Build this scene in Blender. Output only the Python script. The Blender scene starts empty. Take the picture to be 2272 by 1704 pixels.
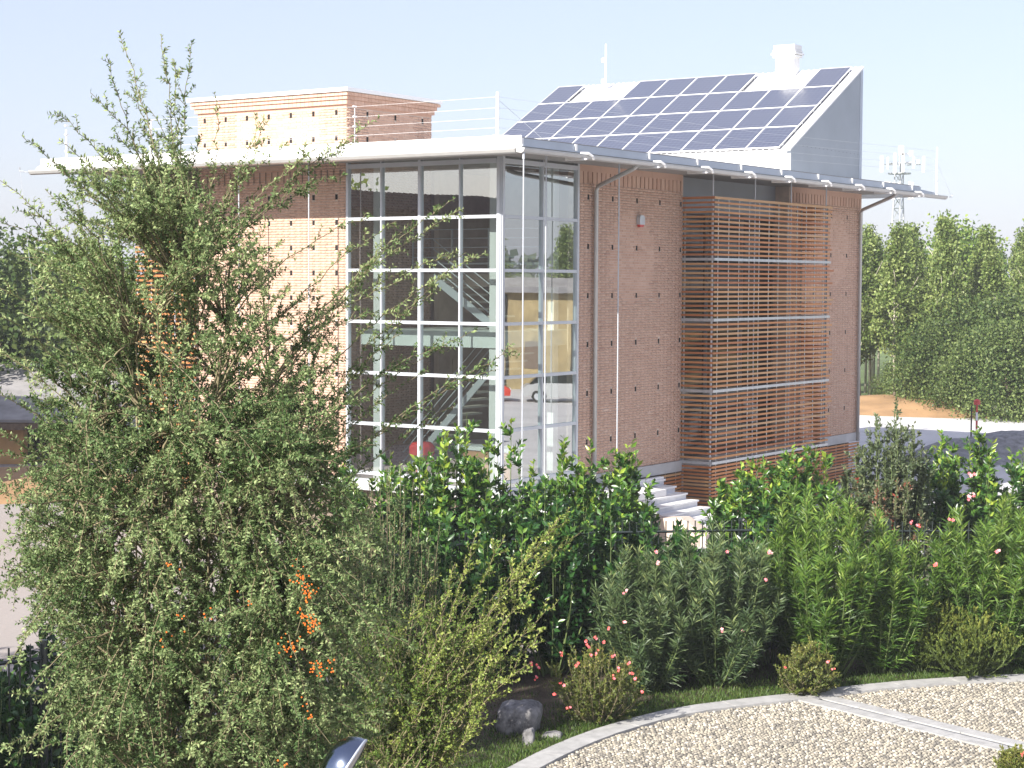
import bpy, math, random
import numpy as np
from mathutils import Matrix, Vector

scene = bpy.context.scene
col = scene.collection
RNG = np.random.default_rng(7)
random.seed(7)

# ------------------------------------------------------------------ camera, sky, sun, exposure
H0 = 6.2                                   # eye height above the yard
FPX, PITCH, ROLL = 3971.636, 0.056723, 0.0048318
camF = np.array([0, math.cos(PITCH), -math.sin(PITCH)])
camU = np.array([0, math.sin(PITCH), math.cos(PITCH)])
camR = np.array([1.0, 0, 0])
cr, sr = math.cos(ROLL), math.sin(ROLL)
camR, camU = cr * camR + sr * camU, -sr * camR + cr * camU
cd = bpy.data.cameras.new('camera')
cam = bpy.data.objects.new('camera', cd)
col.objects.link(cam)
cd.sensor_fit = 'HORIZONTAL'
cd.sensor_width = 36
cd.lens = FPX / 2272 * 36
cd.clip_start = 0.1
cd.clip_end = 6000
cam.matrix_world = Matrix(((camR[0], camU[0], -camF[0], 0), (camR[1], camU[1], -camF[1], 0),
                           (camR[2], camU[2], -camF[2], H0), (0, 0, 0, 1)))
scene.camera = cam

TH = 0.602894587                           # the building stands turned by this angle
dB = np.array([math.sin(TH), math.cos(TH), 0])     # along the long shaded front
dA = np.array([-math.cos(TH), math.sin(TH), 0])    # along the sunny glazed front
OB = np.array([-0.258519, 39.874772, 0])
SUN_EL = math.radians(32.0)
PHI = math.radians(8.0)
sh = -dB * math.cos(PHI) + dA * math.sin(PHI)
sdir = np.array([sh[0] * math.cos(SUN_EL), sh[1] * math.cos(SUN_EL), math.sin(SUN_EL)])

world = bpy.data.worlds.new('World')
scene.world = world
world.use_nodes = True
wn = world.node_tree
wn.nodes.clear()
sky = wn.nodes.new('ShaderNodeTexSky')
sky.sky_type = 'NISHITA'
sky.sun_disc = False
sky.sun_elevation = SUN_EL
sky.sun_rotation = math.atan2(sh[0], sh[1])
sky.air_density = 1.0
sky.dust_density = 1.5
sky.ozone_density = 2.5
bg = wn.nodes.new('ShaderNodeBackground')
bg.inputs[1].default_value = 0.115
wo = wn.nodes.new('ShaderNodeOutputWorld')
hz = wn.nodes.new('ShaderNodeMix')            # a hazy summer sky: the clear sky veiled by an even pale haze
hz.data_type = 'RGBA'
hz.inputs[0].default_value = 0.70
hz.inputs[7].default_value = (2.0, 1.96, 2.45, 1)
wn.links.new(sky.outputs[0], hz.inputs[6])
wn.links.new(hz.outputs[2], bg.inputs[0])
wn.links.new(bg.outputs[0], wo.inputs[0])

sl = bpy.data.lights.new('sun', 'SUN')
sl.energy = 3.7
sl.angle = math.radians(0.5)
sl.color = (1.0, 0.95, 0.87)
sun = bpy.data.objects.new('sun', sl)
col.objects.link(sun)
sun.rotation_euler = Vector(sdir).to_track_quat('Z', 'Y').to_euler()
sun.location = (-30, -30, 40)

scene.render.engine = 'CYCLES'
scene.view_settings.view_transform = 'Standard'
scene.view_settings.look = 'None'
scene.view_settings.gamma = 1
scene.view_settings.use_curve_mapping = False
scene.view_settings.exposure = 1.48
scene.cycles.max_bounces = 10
scene.cycles.transparent_max_bounces = 24

# ------------------------------------------------------------------ helpers
def nrm(v):
    return v / np.maximum(np.linalg.norm(v, axis=-1, keepdims=True), 1e-9)

def ray(px, py):
    return camF + camR * (px - 1136) / FPX + camU * (852 - py) / FPX

def at(px, py, d):                         # a point of the place, d metres ahead of the window
    q = ray(px, py)
    return q * (d / q[1]) + np.array([0, 0, H0])

def gnd(px, py, z=0.0):
    q = ray(px, py)
    return q * ((z - H0) / q[2]) + np.array([0, 0, H0])

def BW(b, a, z):                           # building frame -> world
    return OB + dB * b + dA * a + np.array([0, 0, z])

def tag(o, label=None, cat=None, group=None, kind=None):
    if label: o['label'] = label
    if cat: o['category'] = cat
    if group: o['group'] = group
    if kind: o['kind'] = kind
    return o

def empty(name, loc=(0, 0, 0), rotz=0.0, parent=None):
    o = bpy.data.objects.new(name, None)
    o.empty_display_size = 0.2
    col.objects.link(o)
    o.location = loc
    o.rotation_euler = (0, 0, rotz)
    o.parent = parent
    return o

def link(name, mesh, parent=None, kind=None, label=None):
    o = bpy.data.objects.new(name, mesh)
    col.objects.link(o)
    o.parent = parent
    if kind: o['kind'] = kind
    if label: o['label'] = label
    return o

class MB:
    def __init__(self):
        self.v, self.f, self.m = [], [], []
        self.cur = 0
    def add(self, vs, fs):
        n = len(self.v)
        self.v += [tuple(float(c) for c in p) for p in vs]
        self.f += [tuple(i + n for i in q) for q in fs]
        self.m += [self.cur] * len(fs)
    def box(self, x0, x1, y0, y1, z0, z1):
        vs = [(x0, y0, z0), (x1, y0, z0), (x1, y1, z0), (x0, y1, z0), (x0, y0, z1), (x1, y0, z1), (x1, y1, z1), (x0, y1, z1)]
        self.add(vs, [(0, 3, 2, 1), (4, 5, 6, 7), (0, 1, 5, 4), (1, 2, 6, 5), (2, 3, 7, 6), (3, 0, 4, 7)])
    def prism(self, pts, off):             # polygon pts (3d) extruded by vector off
        n = len(pts)
        p = [np.array(q, float) for q in pts]
        o = np.array(off, float)
        vs = p + [q + o for q in p]
        fs = [tuple(range(n))[::-1], tuple(range(n, 2 * n))]
        fs += [(i, (i + 1) % n, (i + 1) % n + n, i + n) for i in range(n)]
        self.add(vs, fs)
    def tube(self, pts, r, n=6, cap=True):
        pts = [np.array(p, float) for p in pts]
        rs = r if hasattr(r, '__len__') else [r] * len(pts)
        base = len(self.v)
        vs = []
        for i, p in enumerate(pts):
            t = pts[min(i + 1, len(pts) - 1)] - pts[max(i - 1, 0)]
            t = t / (np.linalg.norm(t) + 1e-9)
            h = np.array([0, 0, 1.0]) if abs(t[2]) < 0.9 else np.array([1.0, 0, 0])
            s = np.cross(t, h); s /= np.linalg.norm(s)
            u = np.cross(s, t)
            for k in range(n):
                w = 2 * math.pi * k / n
                vs.append(p + (s * math.cos(w) + u * math.sin(w)) * rs[i])
        fs = []
        for i in range(len(pts) - 1):
            for k in range(n):
                a, b = i * n + k, i * n + (k + 1) % n
                fs.append((a, b, b + n, a + n))
        if cap:
            fs.append(tuple(range(n))[::-1])
            fs.append(tuple((len(pts) - 1) * n + k for k in range(n)))
        self.add(vs, fs)
    def lathe(self, prof, n=16, c=(0, 0, 0)):
        vs, fs = [], []
        for r, z in prof:
            for k in range(n):
                w = 2 * math.pi * k / n
                vs.append((c[0] + r * math.cos(w), c[1] + r * math.sin(w), c[2] + z))
        for i in range(len(prof) - 1):
            for k in range(n):
                a, b = i * n + k, i * n + (k + 1) % n
                fs.append((a, b, b + n, a + n))
        self.add(vs, fs)
    def mesh(self, name, mats, smooth=False):
        me = bpy.data.meshes.new(name)
        me.from_pydata(self.v, [], self.f)
        for m in (mats if isinstance(mats, (list, tuple)) else [mats]):
            me.materials.append(m)
        me.polygons.foreach_set('material_index', self.m)
        if smooth:
            me.polygons.foreach_set('use_smooth', [True] * len(self.f))
        me.update()
        return me
    def build(self, name, mats, parent=None, kind=None, smooth=False, label=None):
        return link(name, self.mesh(name, mats, smooth), parent, kind, label)

def np_mesh(name, V, F, mat, tint=None, smooth=False):
    """V (n,3); F (m,k) faces of one size"""
    me = bpy.data.meshes.new(name)
    n, (m, k) = len(V), F.shape
    me.vertices.add(n)
    me.vertices.foreach_set('co', np.ascontiguousarray(V, np.float32).ravel())
    me.loops.add(m * k)
    me.loops.foreach_set('vertex_index', np.ascontiguousarray(F, np.int32).ravel())
    me.polygons.add(m)
    me.polygons.foreach_set('loop_start', np.arange(0, m * k, k, dtype=np.int32))
    if smooth:
        me.polygons.foreach_set('use_smooth', np.ones(m, bool))
    me.materials.append(mat)
    if tint is not None:
        a = me.attributes.new('tint', 'FLOAT', 'POINT')
        a.data.foreach_set('value', np.ascontiguousarray(tint, np.float32))
    me.update(calc_edges=True)
    me.validate()
    return me

# ------------------------------------------------------------------ materials
def newmat(name):
    m = bpy.data.materials.new(name)
    m.use_nodes = True
    nt = m.node_tree
    b = nt.nodes['Principled BSDF']
    return m, nt, b

def ramp(nt, fac, stops):
    r = nt.nodes.new('ShaderNodeValToRGB')
    e = r.color_ramp.elements
    while len(e) < len(stops): e.new(0.5)
    for i, (p, c) in enumerate(stops):
        e[i].position = p
        e[i].color = (*c, 1)
    nt.links.new(fac, r.inputs[0])
    return r.outputs[0]

def noise(nt, scale, detail=4, rough=0.6, coord='Object', vec=None):
    n = nt.nodes.new('ShaderNodeTexNoise')
    n.inputs['Scale'].default_value = scale
    n.inputs['Detail'].default_value = detail
    n.inputs['Roughness'].default_value = rough
    if vec is None:
        tc = nt.nodes.new('ShaderNodeTexCoord')
        vec = tc.outputs[coord]
    nt.links.new(vec, n.inputs['Vector'])
    return n.outputs['Fac']

def mixc(nt, f, a, b):
    m = nt.nodes.new('ShaderNodeMix')
    m.data_type = 'RGBA'
    for sock, val in ((m.inputs[0], f), (m.inputs[6], a), (m.inputs[7], b)):
        if hasattr(val, 'is_linked'): nt.links.new(val, sock)
        elif isinstance(val, (int, float)): sock.default_value = val
        else: sock.default_value = (*val, 1)
    return m.outputs[2]

def bump(nt, b, h, dist=0.01, strength=0.5):
    bp = nt.nodes.new('ShaderNodeBump')
    bp.inputs['Strength'].default_value = strength
    bp.inputs['Distance'].default_value = dist
    nt.links.new(h, bp.inputs['Height'])
    nt.links.new(bp.outputs[0], b.inputs['Normal'])

def plain(name, c, rough=0.6, metal=0.0, var=0.12, scale=3.0, spec=0.5, bmp=0):
    m, nt, b = newmat(name)
    f = noise(nt, scale)
    lo = tuple(x * (1 - var) for x in c)
    hi = tuple(min(1, x * (1 + var)) for x in c)
    nt.links.new(ramp(nt, f, [(0.3, lo), (0.7, hi)]), b.inputs['Base Color'])
    b.inputs['Roughness'].default_value = rough
    b.inputs['Metallic'].default_value = metal
    b.inputs['Specular IOR Level'].default_value = spec
    if bmp:
        bump(nt, b, noise(nt, scale * 12), bmp)
    return m

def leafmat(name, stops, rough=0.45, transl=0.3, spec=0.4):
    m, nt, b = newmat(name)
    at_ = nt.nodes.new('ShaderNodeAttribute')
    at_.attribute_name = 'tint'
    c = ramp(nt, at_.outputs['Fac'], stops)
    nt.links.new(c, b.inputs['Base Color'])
    b.inputs['Roughness'].default_value = rough
    b.inputs['Specular IOR Level'].default_value = spec
    t = nt.nodes.new('ShaderNodeBsdfTranslucent')
    hs = nt.nodes.new('ShaderNodeHueSaturation')
    hs.inputs['Hue'].default_value = 0.48
    hs.inputs['Value'].default_value = 1.25
    nt.links.new(c, hs.inputs['Color'])
    nt.links.new(hs.outputs[0], t.inputs['Color'])
    mx = nt.nodes.new('ShaderNodeMixShader')
    mx.inputs[0].default_value = transl
    nt.links.new(b.outputs[0], mx.inputs[1])
    nt.links.new(t.outputs[0], mx.inputs[2])
    nt.links.new(mx.outputs[0], nt.nodes['Material Output'].inputs[0])
    return m

def brickmat():
    m, nt, b = newmat('brick')
    at_ = nt.nodes.new('ShaderNodeAttribute')
    at_.attribute_name = 'tint'
    c = ramp(nt, at_.outputs['Fac'], [(0.0, (0.46, 0.28, 0.21)), (0.3, (0.53, 0.34, 0.255)), (0.6, (0.59, 0.39, 0.295)), (0.85, (0.62, 0.43, 0.33)), (1.0, (0.65, 0.48, 0.385))])
    tc = nt.nodes.new('ShaderNodeTexCoord')
    big = noise(nt, 0.7, 5, 0.65, vec=tc.outputs['Object'])
    c2 = mixc(nt, ramp(nt, big, [(0.35, (0, 0, 0)), (0.75, (0.5, 0.5, 0.5))]), c, (0.52, 0.36, 0.27))
    mp = nt.nodes.new('ShaderNodeMapping')
    mp.inputs['Scale'].default_value = (1.2, 1.2, 14)
    nt.links.new(tc.outputs['Object'], mp.inputs[0])
    st = noise(nt, 1.6, 6, 0.7, vec=mp.outputs[0])
    c3 = mixc(nt, ramp(nt, st, [(0.63, (0, 0, 0)), (0.75, (0.55, 0.55, 0.55))]), c2, (0.68, 0.58, 0.51))
    mp2 = nt.nodes.new('ShaderNodeMapping')       # faint run-off streaks
    mp2.inputs['Scale'].default_value = (2.6, 2.6, 0.12)
    nt.links.new(tc.outputs['Object'], mp2.inputs[0])
    rs_ = noise(nt, 1.5, 5, 0.7, vec=mp2.outputs[0])
    c3 = mixc(nt, ramp(nt, rs_, [(0.52, (0, 0, 0)), (0.72, (0.35, 0.35, 0.35))]), c3, (0.34, 0.22, 0.16))
    nt.links.new(c3, b.inputs['Base Color'])
    b.inputs['Roughness'].default_value = 0.9
    b.inputs['Specular IOR Level'].default_value = 0.2
    bump(nt, b, noise(nt, 60, vec=tc.outputs['Object']), 0.004)
    return m

M = {}
M['brick'] = brickmat()
M['mortar'] = plain('mortar', (0.54, 0.44, 0.365), 0.95, var=0.25, scale=2.0, spec=0.1)
M['white'] = plain('white_paint', (0.80, 0.80, 0.79), 0.5, var=0.03)
M['roofmetal_shade'] = plain('shaded_roof_metal', (0.40, 0.45, 0.52), 0.42, 0.15, var=0.06, scale=1.2)  # roof metal with the shade of the long front put into its colour
M['gutter'] = plain('gutter_metal', (0.46, 0.46, 0.45), 0.4, 0.3, var=0.06)
M['soffit'] = plain('soffit', (0.24, 0.23, 0.215), 0.7, var=0.05)
M['alu'] = plain('aluminium', (0.52, 0.55, 0.59), 0.4, 0.25, var=0.04)
M['steel'] = plain('galvanised_steel', (0.50, 0.52, 0.54), 0.4, 0.5, var=0.12, scale=9)
M['gable'] = plain('gable_cladding', (0.31, 0.345, 0.385), 0.5, 0.2, var=0.06, scale=1.0)
M['darkmetal'] = plain('dark_sheet', (0.15, 0.16, 0.16), 0.5, 0.2, var=0.1)
M['concrete'] = plain('concrete', (0.42, 0.42, 0.42), 0.9, var=0.15, scale=2, bmp=0.005)
M['marble'] = plain('pale_stone', (0.62, 0.62, 0.64), 0.6, var=0.08, scale=4)
M['beige'] = plain('beige_stone', (0.55, 0.45, 0.38), 0.85, var=0.15, scale=2.5, bmp=0.004)
M['interior'] = plain('interior_plaster', (0.66, 0.62, 0.55), 0.85, var=0.06)
M['interiordark'] = plain('interior_dark', (0.17, 0.13, 0.10), 0.8, var=0.1)
M['slab'] = plain('slab_paint', (0.72, 0.76, 0.74), 0.6, var=0.04)
M['floor'] = plain('floor_tile', (0.40, 0.36, 0.31), 0.5, var=0.08)
M['red'] = plain('red_fabric', (0.70, 0.06, 0.05), 0.6, var=0.15, scale=8)
M['counter'] = plain('counter_orange', (0.55, 0.30, 0.14), 0.6, var=0.1)
M['fence'] = plain('fence_paint', (0.02, 0.028, 0.026), 0.45, var=0.1)
M['black'] = plain('black_paint', (0.02, 0.02, 0.02), 0.6)
M['rock'] = plain('grey_rock', (0.19, 0.185, 0.185), 0.9, var=0.7, scale=6, bmp=0.02)
M['kerb'] = plain('kerb_stone', (0.36, 0.355, 0.345), 0.85, var=0.18, scale=6, bmp=0.003)
M['channel'] = plain('channel_stone', (0.10, 0.105, 0.12), 0.8, var=0.2)
M['pebble'] = None
M['bark'] = plain('bark', (0.16, 0.115, 0.08), 0.9, var=0.3, scale=8)
M['twig'] = plain('twig_bark', (0.19, 0.16, 0.09), 0.85, var=0.25, scale=10)
M['palebark'] = plain('poplar_bark', (0.42, 0.38, 0.31), 0.85, var=0.2, scale=5)
M['greenstem'] = plain('green_stem', (0.14, 0.19, 0.06), 0.7, var=0.2, scale=10)
M['siren'] = plain('siren_grey', (0.50, 0.52, 0.55), 0.35, 0.3)
M['sirenred'] = plain('siren_red', (0.55, 0.06, 0.05), 0.35)
M['berry'] = plain('berry', (0.75, 0.16, 0.015), 0.35, var=0.25, scale=20)
M['pink'] = plain('pink_petal', (0.80, 0.22, 0.25), 0.6, var=0.25, scale=12)
M['palepink'] = plain('pale_pink_petal', (0.80, 0.42, 0.42), 0.6, var=0.2, scale=12)
M['coral'] = plain('coral_petal', (0.78, 0.13, 0.11), 0.6, var=0.25, scale=12)
M['tile'] = plain('roof_tile', (0.10, 0.06, 0.05), 0.9, var=0.35, scale=6)
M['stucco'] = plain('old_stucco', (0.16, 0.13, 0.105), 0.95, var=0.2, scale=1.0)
M['shedroof'] = plain('shed_roof', (0.26, 0.25, 0.25), 0.9, var=0.25, scale=1.5)
M['shedwall'] = plain('shed_wall', (0.50, 0.30, 0.13), 0.9, var=0.2, scale=1.0)
M['soil'] = plain('orange_soil', (0.34, 0.205, 0.10), 0.95, var=0.25, scale=0.6, bmp=0.05)
M['gravel'] = plain('gravel', (0.40, 0.385, 0.365), 0.95, var=0.2, scale=0.5, bmp=0.01)
M['heap'] = plain('gravel_heap', (0.24, 0.24, 0.25), 0.95, var=0.4, scale=5, bmp=0.05)
M['rubble'] = plain('rubble', (0.62, 0.57, 0.52), 0.9, var=0.25, scale=2)
M['hole'] = plain('hole_shade_dark', (0.012, 0.010, 0.009), 0.95)
M['chrome'] = plain('chrome', (0.20, 0.24, 0.32), 0.14, 1.0, var=0.02)
M['lens'] = plain('grey_glass', (0.42, 0.42, 0.41), 0.25, 0.0, var=0.02)

def woodmat():
    m, nt, b = newmat('larch_wood')
    oi = nt.nodes.new('ShaderNodeObjectInfo')
    tc = nt.nodes.new('ShaderNodeTexCoord')
    c = ramp(nt, oi.outputs['Random'], [(0.0, (0.42, 0.14, 0.04)), (0.4, (0.54, 0.21, 0.065)), (0.75, (0.62, 0.30, 0.11)), (1.0, (0.58, 0.36, 0.18))])
    mp = nt.nodes.new('ShaderNodeMapping')
    mp.inputs['Scale'].default_value = (0.8, 6, 25)
    nt.links.new(tc.outputs['Object'], mp.inputs[0])
    f = noise(nt, 2.0, 5, 0.65, vec=mp.outputs[0])
    c2 = mixc(nt, ramp(nt, f, [(0.35, (0, 0, 0)), (0.8, (0.6, 0.6, 0.6))]), c, (0.22, 0.085, 0.04))
    nt.links.new(c2, b.inputs['Base Color'])
    b.inputs['Roughness'].default_value = 0.6
    return m
M['wood'] = woodmat()

def glassmat():
    m, nt, b = newmat('window_glass')
    nt.nodes.remove(b)
    tr = nt.nodes.new('ShaderNodeBsdfTransparent')
    tr.inputs[0].default_value = (0.72, 0.80, 0.78, 1)
    gl = nt.nodes.new('ShaderNodeBsdfGlossy')
    gl.inputs['Roughness'].default_value = 0.0
    gl.inputs['Color'].default_value = (0.95, 0.97, 0.97, 1)
    tc = nt.nodes.new('ShaderNodeTexCoord')
    bp = nt.nodes.new('ShaderNodeBump')
    bp.inputs['Strength'].default_value = 0.25
    bp.inputs['Distance'].default_value = 0.004
    nt.links.new(noise(nt, 0.9, 1, vec=tc.outputs['Object']), bp.inputs['Height'])
    nt.links.new(bp.outputs[0], gl.inputs['Normal'])
    lw = nt.nodes.new('ShaderNodeLayerWeight')      # coated panes: even mirror share, rising at grazing angles
    lw.inputs[0].default_value = 0.5
    pw5 = nt.nodes.new('ShaderNodeMath'); pw5.operation = 'POWER'; pw5.inputs[1].default_value = 5
    nt.links.new(lw.outputs['Facing'], pw5.inputs[0])
    fr = nt.nodes.new('ShaderNodeMapRange')
    fr.inputs['To Min'].default_value = 0.42; fr.inputs['To Max'].default_value = 1.0
    nt.links.new(pw5.outputs[0], fr.inputs['Value'])
    mx = nt.nodes.new('ShaderNodeMixShader')
    nt.links.new(fr.outputs[0], mx.inputs[0])
    nt.links.new(tr.outputs[0], mx.inputs[1])
    nt.links.new(gl.outputs[0], mx.inputs[2])
    nt.links.new(mx.outputs[0], nt.nodes['Material Output'].inputs[0])
    return m
M['glass'] = glassmat()

def darkglass():
    m, nt, b = newmat('dark_glass')
    b.inputs['Base Color'].default_value = (0.012, 0.014, 0.014, 1)
    b.inputs['Roughness'].default_value = 0.06
    b.inputs['Specular IOR Level'].default_value = 0.35
    bump(nt, b, noise(nt, 0.8, 1), 0.004, 0.3)
    return m
M['darkglass'] = darkglass()

def cellmat():
    m, nt, b = newmat('solar_cell')
    tc = nt.nodes.new('ShaderNodeTexCoord')
    sp = nt.nodes.new('ShaderNodeSeparateXYZ')
    nt.links.new(tc.outputs['Object'], sp.inputs[0])
    def lines(sock, pitch, w):
        a = nt.nodes.new('ShaderNodeMath'); a.operation = 'DIVIDE'; a.inputs[1].default_value = pitch
        nt.links.new(sock, a.inputs[0])
        f = nt.nodes.new('ShaderNodeMath'); f.operation = 'FRACT'
        nt.links.new(a.outputs[0], f.inputs[0])
        l = nt.nodes.new('ShaderNodeMath'); l.operation = 'LESS_THAN'; l.inputs[1].default_value = w
        nt.links.new(f.outputs[0], l.inputs[0])
        return l.outputs[0]
    lx, ly = lines(sp.outputs['X'], 0.166, 0.085), lines(sp.outputs['Y'], 0.166, 0.06)
    mxm = nt.nodes.new('ShaderNodeMath'); mxm.operation = 'MAXIMUM'
    nt.links.new(lx, mxm.inputs[0]); nt.links.new(ly, mxm.inputs[1])
    oi = nt.nodes.new('ShaderNodeObjectInfo')
    base = ramp(nt, oi.outputs['Random'], [(0, (0.045, 0.055, 0.095)), (1, (0.06, 0.066, 0.097))])
    base2 = mixc(nt, noise(nt, 16, 2, vec=tc.outputs['Object']), base, (0.058, 0.07, 0.11))
    nt.links.new(mixc(nt, mxm.outputs[0], base2, (0.17, 0.185, 0.23)), b.inputs['Base Color'])
    b.inputs['Roughness'].default_value = 0.28
    b.inputs['Coat Weight'].default_value = 0.6
    b.inputs['Coat Roughness'].default_value = 0.12
    return m
M['cell'] = cellmat()

def pebblemat():
    m, nt, b = newmat('river_pebble')
    at_ = nt.nodes.new('ShaderNodeAttribute'); at_.attribute_name = 'tint'
    c = ramp(nt, at_.outputs['Fac'], [(0, (0.14, 0.13, 0.115)), (0.3, (0.26, 0.235, 0.19)), (0.7, (0.38, 0.34, 0.265)), (1, (0.50, 0.46, 0.39))])
    nt.links.new(c, b.inputs['Base Color'])
    b.inputs['Roughness'].default_value = 0.75
    return m
M['pebble'] = pebblemat()

def groundmat():
    m, nt, b = newmat('yard_gravel')
    tc = nt.nodes.new('ShaderNodeTexCoord')
    big = noise(nt, 0.05, 4, vec=tc.outputs['Object'])
    fine = noise(nt, 9.0, 4, 0.8, vec=tc.outputs['Object'])
    c = ramp(nt, big, [(0.3, (0.29, 0.255, 0.235)), (0.7, (0.36, 0.325, 0.305))])
    c2 = mixc(nt, ramp(nt, fine, [(0.35, (0.35, 0.35, 0.35)), (0.6, (0, 0, 0))]), c, (0.25, 0.23, 0.21))
    nt.links.new(c2, b.inputs['Base Color'])
    b.inputs['Roughness'].default_value = 0.95
    bump(nt, b, fine, 0.02)
    return m
M['ground'] = groundmat()
M['bed'] = plain('bed_soil', (0.075, 0.055, 0.038), 0.95, var=0.35, scale=2.5, bmp=0.03)
M['mortarbed'] = plain('pebble_mortar', (0.14, 0.13, 0.11), 0.95, var=0.2, scale=4)
M['meadow'] = plain('meadow', (0.09, 0.13, 0.035), 0.95, var=0.4, scale=0.15)
M['farhill'] = plain('far_hill', (0.16, 0.20, 0.22), 0.95, var=0.2, scale=0.004)

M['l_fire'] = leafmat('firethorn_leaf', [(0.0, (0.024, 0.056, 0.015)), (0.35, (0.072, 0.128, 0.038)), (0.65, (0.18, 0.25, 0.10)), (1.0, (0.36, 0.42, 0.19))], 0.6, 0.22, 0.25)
M['l_cot'] = leafmat('cotoneaster_leaf', [(0.0, (0.04, 0.085, 0.015)), (0.5, (0.13, 0.20, 0.038)), (1.0, (0.38, 0.43, 0.11))], 0.5, 0.25, 0.25)
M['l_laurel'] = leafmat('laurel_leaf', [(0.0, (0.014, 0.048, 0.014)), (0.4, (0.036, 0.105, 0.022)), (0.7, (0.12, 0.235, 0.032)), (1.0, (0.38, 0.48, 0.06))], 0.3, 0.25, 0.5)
M['l_ole'] = leafmat('oleander_leaf', [(0.0, (0.022, 0.055, 0.012)), (0.4, (0.06, 0.13, 0.02)), (0.75, (0.16, 0.26, 0.038)), (1.0, (0.34, 0.42, 0.10))], 0.45, 0.22, 0.3)
M['l_oleg'] = leafmat('grey_oleander_leaf', [(0.0, (0.024, 0.05, 0.02)), (0.5, (0.07, 0.115, 0.042)), (0.85, (0.17, 0.22, 0.09)), (1.0, (0.30, 0.34, 0.12))], 0.45, 0.2, 0.35)
M['l_phot'] = leafmat('photinia_leaf', [(0.0, (0.05, 0.085, 0.035)), (0.5, (0.12, 0.135, 0.07)), (0.8, (0.20, 0.15, 0.09)), (0.9, (0.34, 0.09, 0.06)), (1.0, (0.42, 0.05, 0.04))], 0.4, 0.25)
M['l_sap'] = leafmat('sapling_leaf', [(0.0, (0.045, 0.07, 0.035)), (0.5, (0.09, 0.125, 0.06)), (1.0, (0.18, 0.20, 0.09))], 0.45, 0.25)
M['l_jun'] = leafmat('juniper_leaf', [(0.0, (0.045, 0.075, 0.018)), (0.5, (0.12, 0.165, 0.03)), (1.0, (0.36, 0.36, 0.08))], 0.6, 0.2, 0.25)
M['l_low'] = leafmat('low_shrub_leaf', [(0.0, (0.05, 0.08, 0.015)), (0.5, (0.12, 0.16, 0.03)), (1.0, (0.28, 0.27, 0.06))], 0.5, 0.3)
M['l_pop'] = leafmat('poplar_leaf', [(0.0, (0.07, 0.12, 0.028)), (0.5, (0.165, 0.23, 0.058)), (1.0, (0.31, 0.37, 0.13))], 0.45, 0.3, 0.3)
M['l_dark'] = leafmat('dark_bush_leaf', [(0.0, (0.03, 0.06, 0.016)), (0.5, (0.08, 0.125, 0.032)), (1.0, (0.18, 0.23, 0.075))], 0.5, 0.25, 0.25)
M['l_mid'] = leafmat('broad_tree_leaf', [(0.0, (0.05, 0.10, 0.02)), (0.5, (0.135, 0.225, 0.04)), (1.0, (0.27, 0.34, 0.075))], 0.5, 0.3, 0.25)
M['l_far'] = leafmat('far_tree_leaf', [(0.0, (0.07, 0.10, 0.07)), (1.0, (0.13, 0.16, 0.10))], 0.7, 0.2)
M['grass'] = leafmat('grass_blade', [(0.0, (0.04, 0.085, 0.015)), (0.6, (0.075, 0.14, 0.022)), (1.0, (0.15, 0.20, 0.05))], 0.5, 0.3)

# ------------------------------------------------------------------ ground
g = MB(); g.box(-640, 640, -120, 640, -0.6, 0.0)
tag(g.build('ground', M['ground']), kind='structure')
g = MB(); g.prism([(-60, 96, 0), (90, 84, 0), (400, 200, 0), (400, 630, 0), (-400, 630, 0), (-400, 150, 0)], (0, 0, 0.012))
tag(g.build('meadow', M['meadow']), kind='structure')

M['paleyard'] = plain('pale_concrete_yard', (0.56, 0.55, 0.55), 0.9, var=0.14, scale=0.35, bmp=0.004)
g = MB(); g.prism([(3.5, 37.5, 0), (60, 37.5, 0), (70, 83, 0), (40, 84.5, 0), (22, 84, 0), (13, 85.5, 0)], (0, 0, .008))
tag(g.build('gravel_yard', M['paleyard']), kind='structure')
def mound(name, cx, cy, rx, ry, h, mat, n=26, seed=1, kind='structure', amp=0.25, rot=0.0):
    r = np.random.default_rng(seed)
    u = np.linspace(-1, 1, n)
    X, Y = np.meshgrid(u, u)
    rr = np.sqrt(X ** 2 + Y ** 2)
    Z = h * np.clip(1 - rr ** 2, -0.05, 1) ** 0.9 if False else h * np.clip(1 - rr ** 2, 0, 1)
    lump = np.zeros_like(X)
    for k in range(14):
        a, b, p, q = r.uniform(-6, 6, 4)
        lump += np.sin(a * X + b * Y + p) / 5
    Z = Z * (1 + amp * lump) + np.where(rr < 1, r.uniform(-.02, .02, X.shape) * h, 0) - 0.03
    c, s = math.cos(rot), math.sin(rot)
    V = np.stack([cx + (X * rx * c - Y * ry * s), cy + (X * rx * s + Y * ry * c), Z], -1).reshape(-1, 3)
    i = np.arange(n - 1)
    I, J = np.meshgrid(i, i)
    a = (J * n + I).ravel()
    F = np.stack([a, a + 1, a + n + 1, a + n], 1)
    o = link(name, np_mesh(name, V, F, mat, smooth=True))
    tag(o, kind=kind)
    return o
mound('soil_bank', 22.5, 89.5, 9, 7, 0.8, M['soil'], seed=3)
mound('soil_bank', 36, 83, 9, 6, 0.7, M['soil'], seed=4)
mound('soil_bank', -15.5, 53.5, 5.5, 4.5, 0.5, M['soil'], seed=5)

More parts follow.
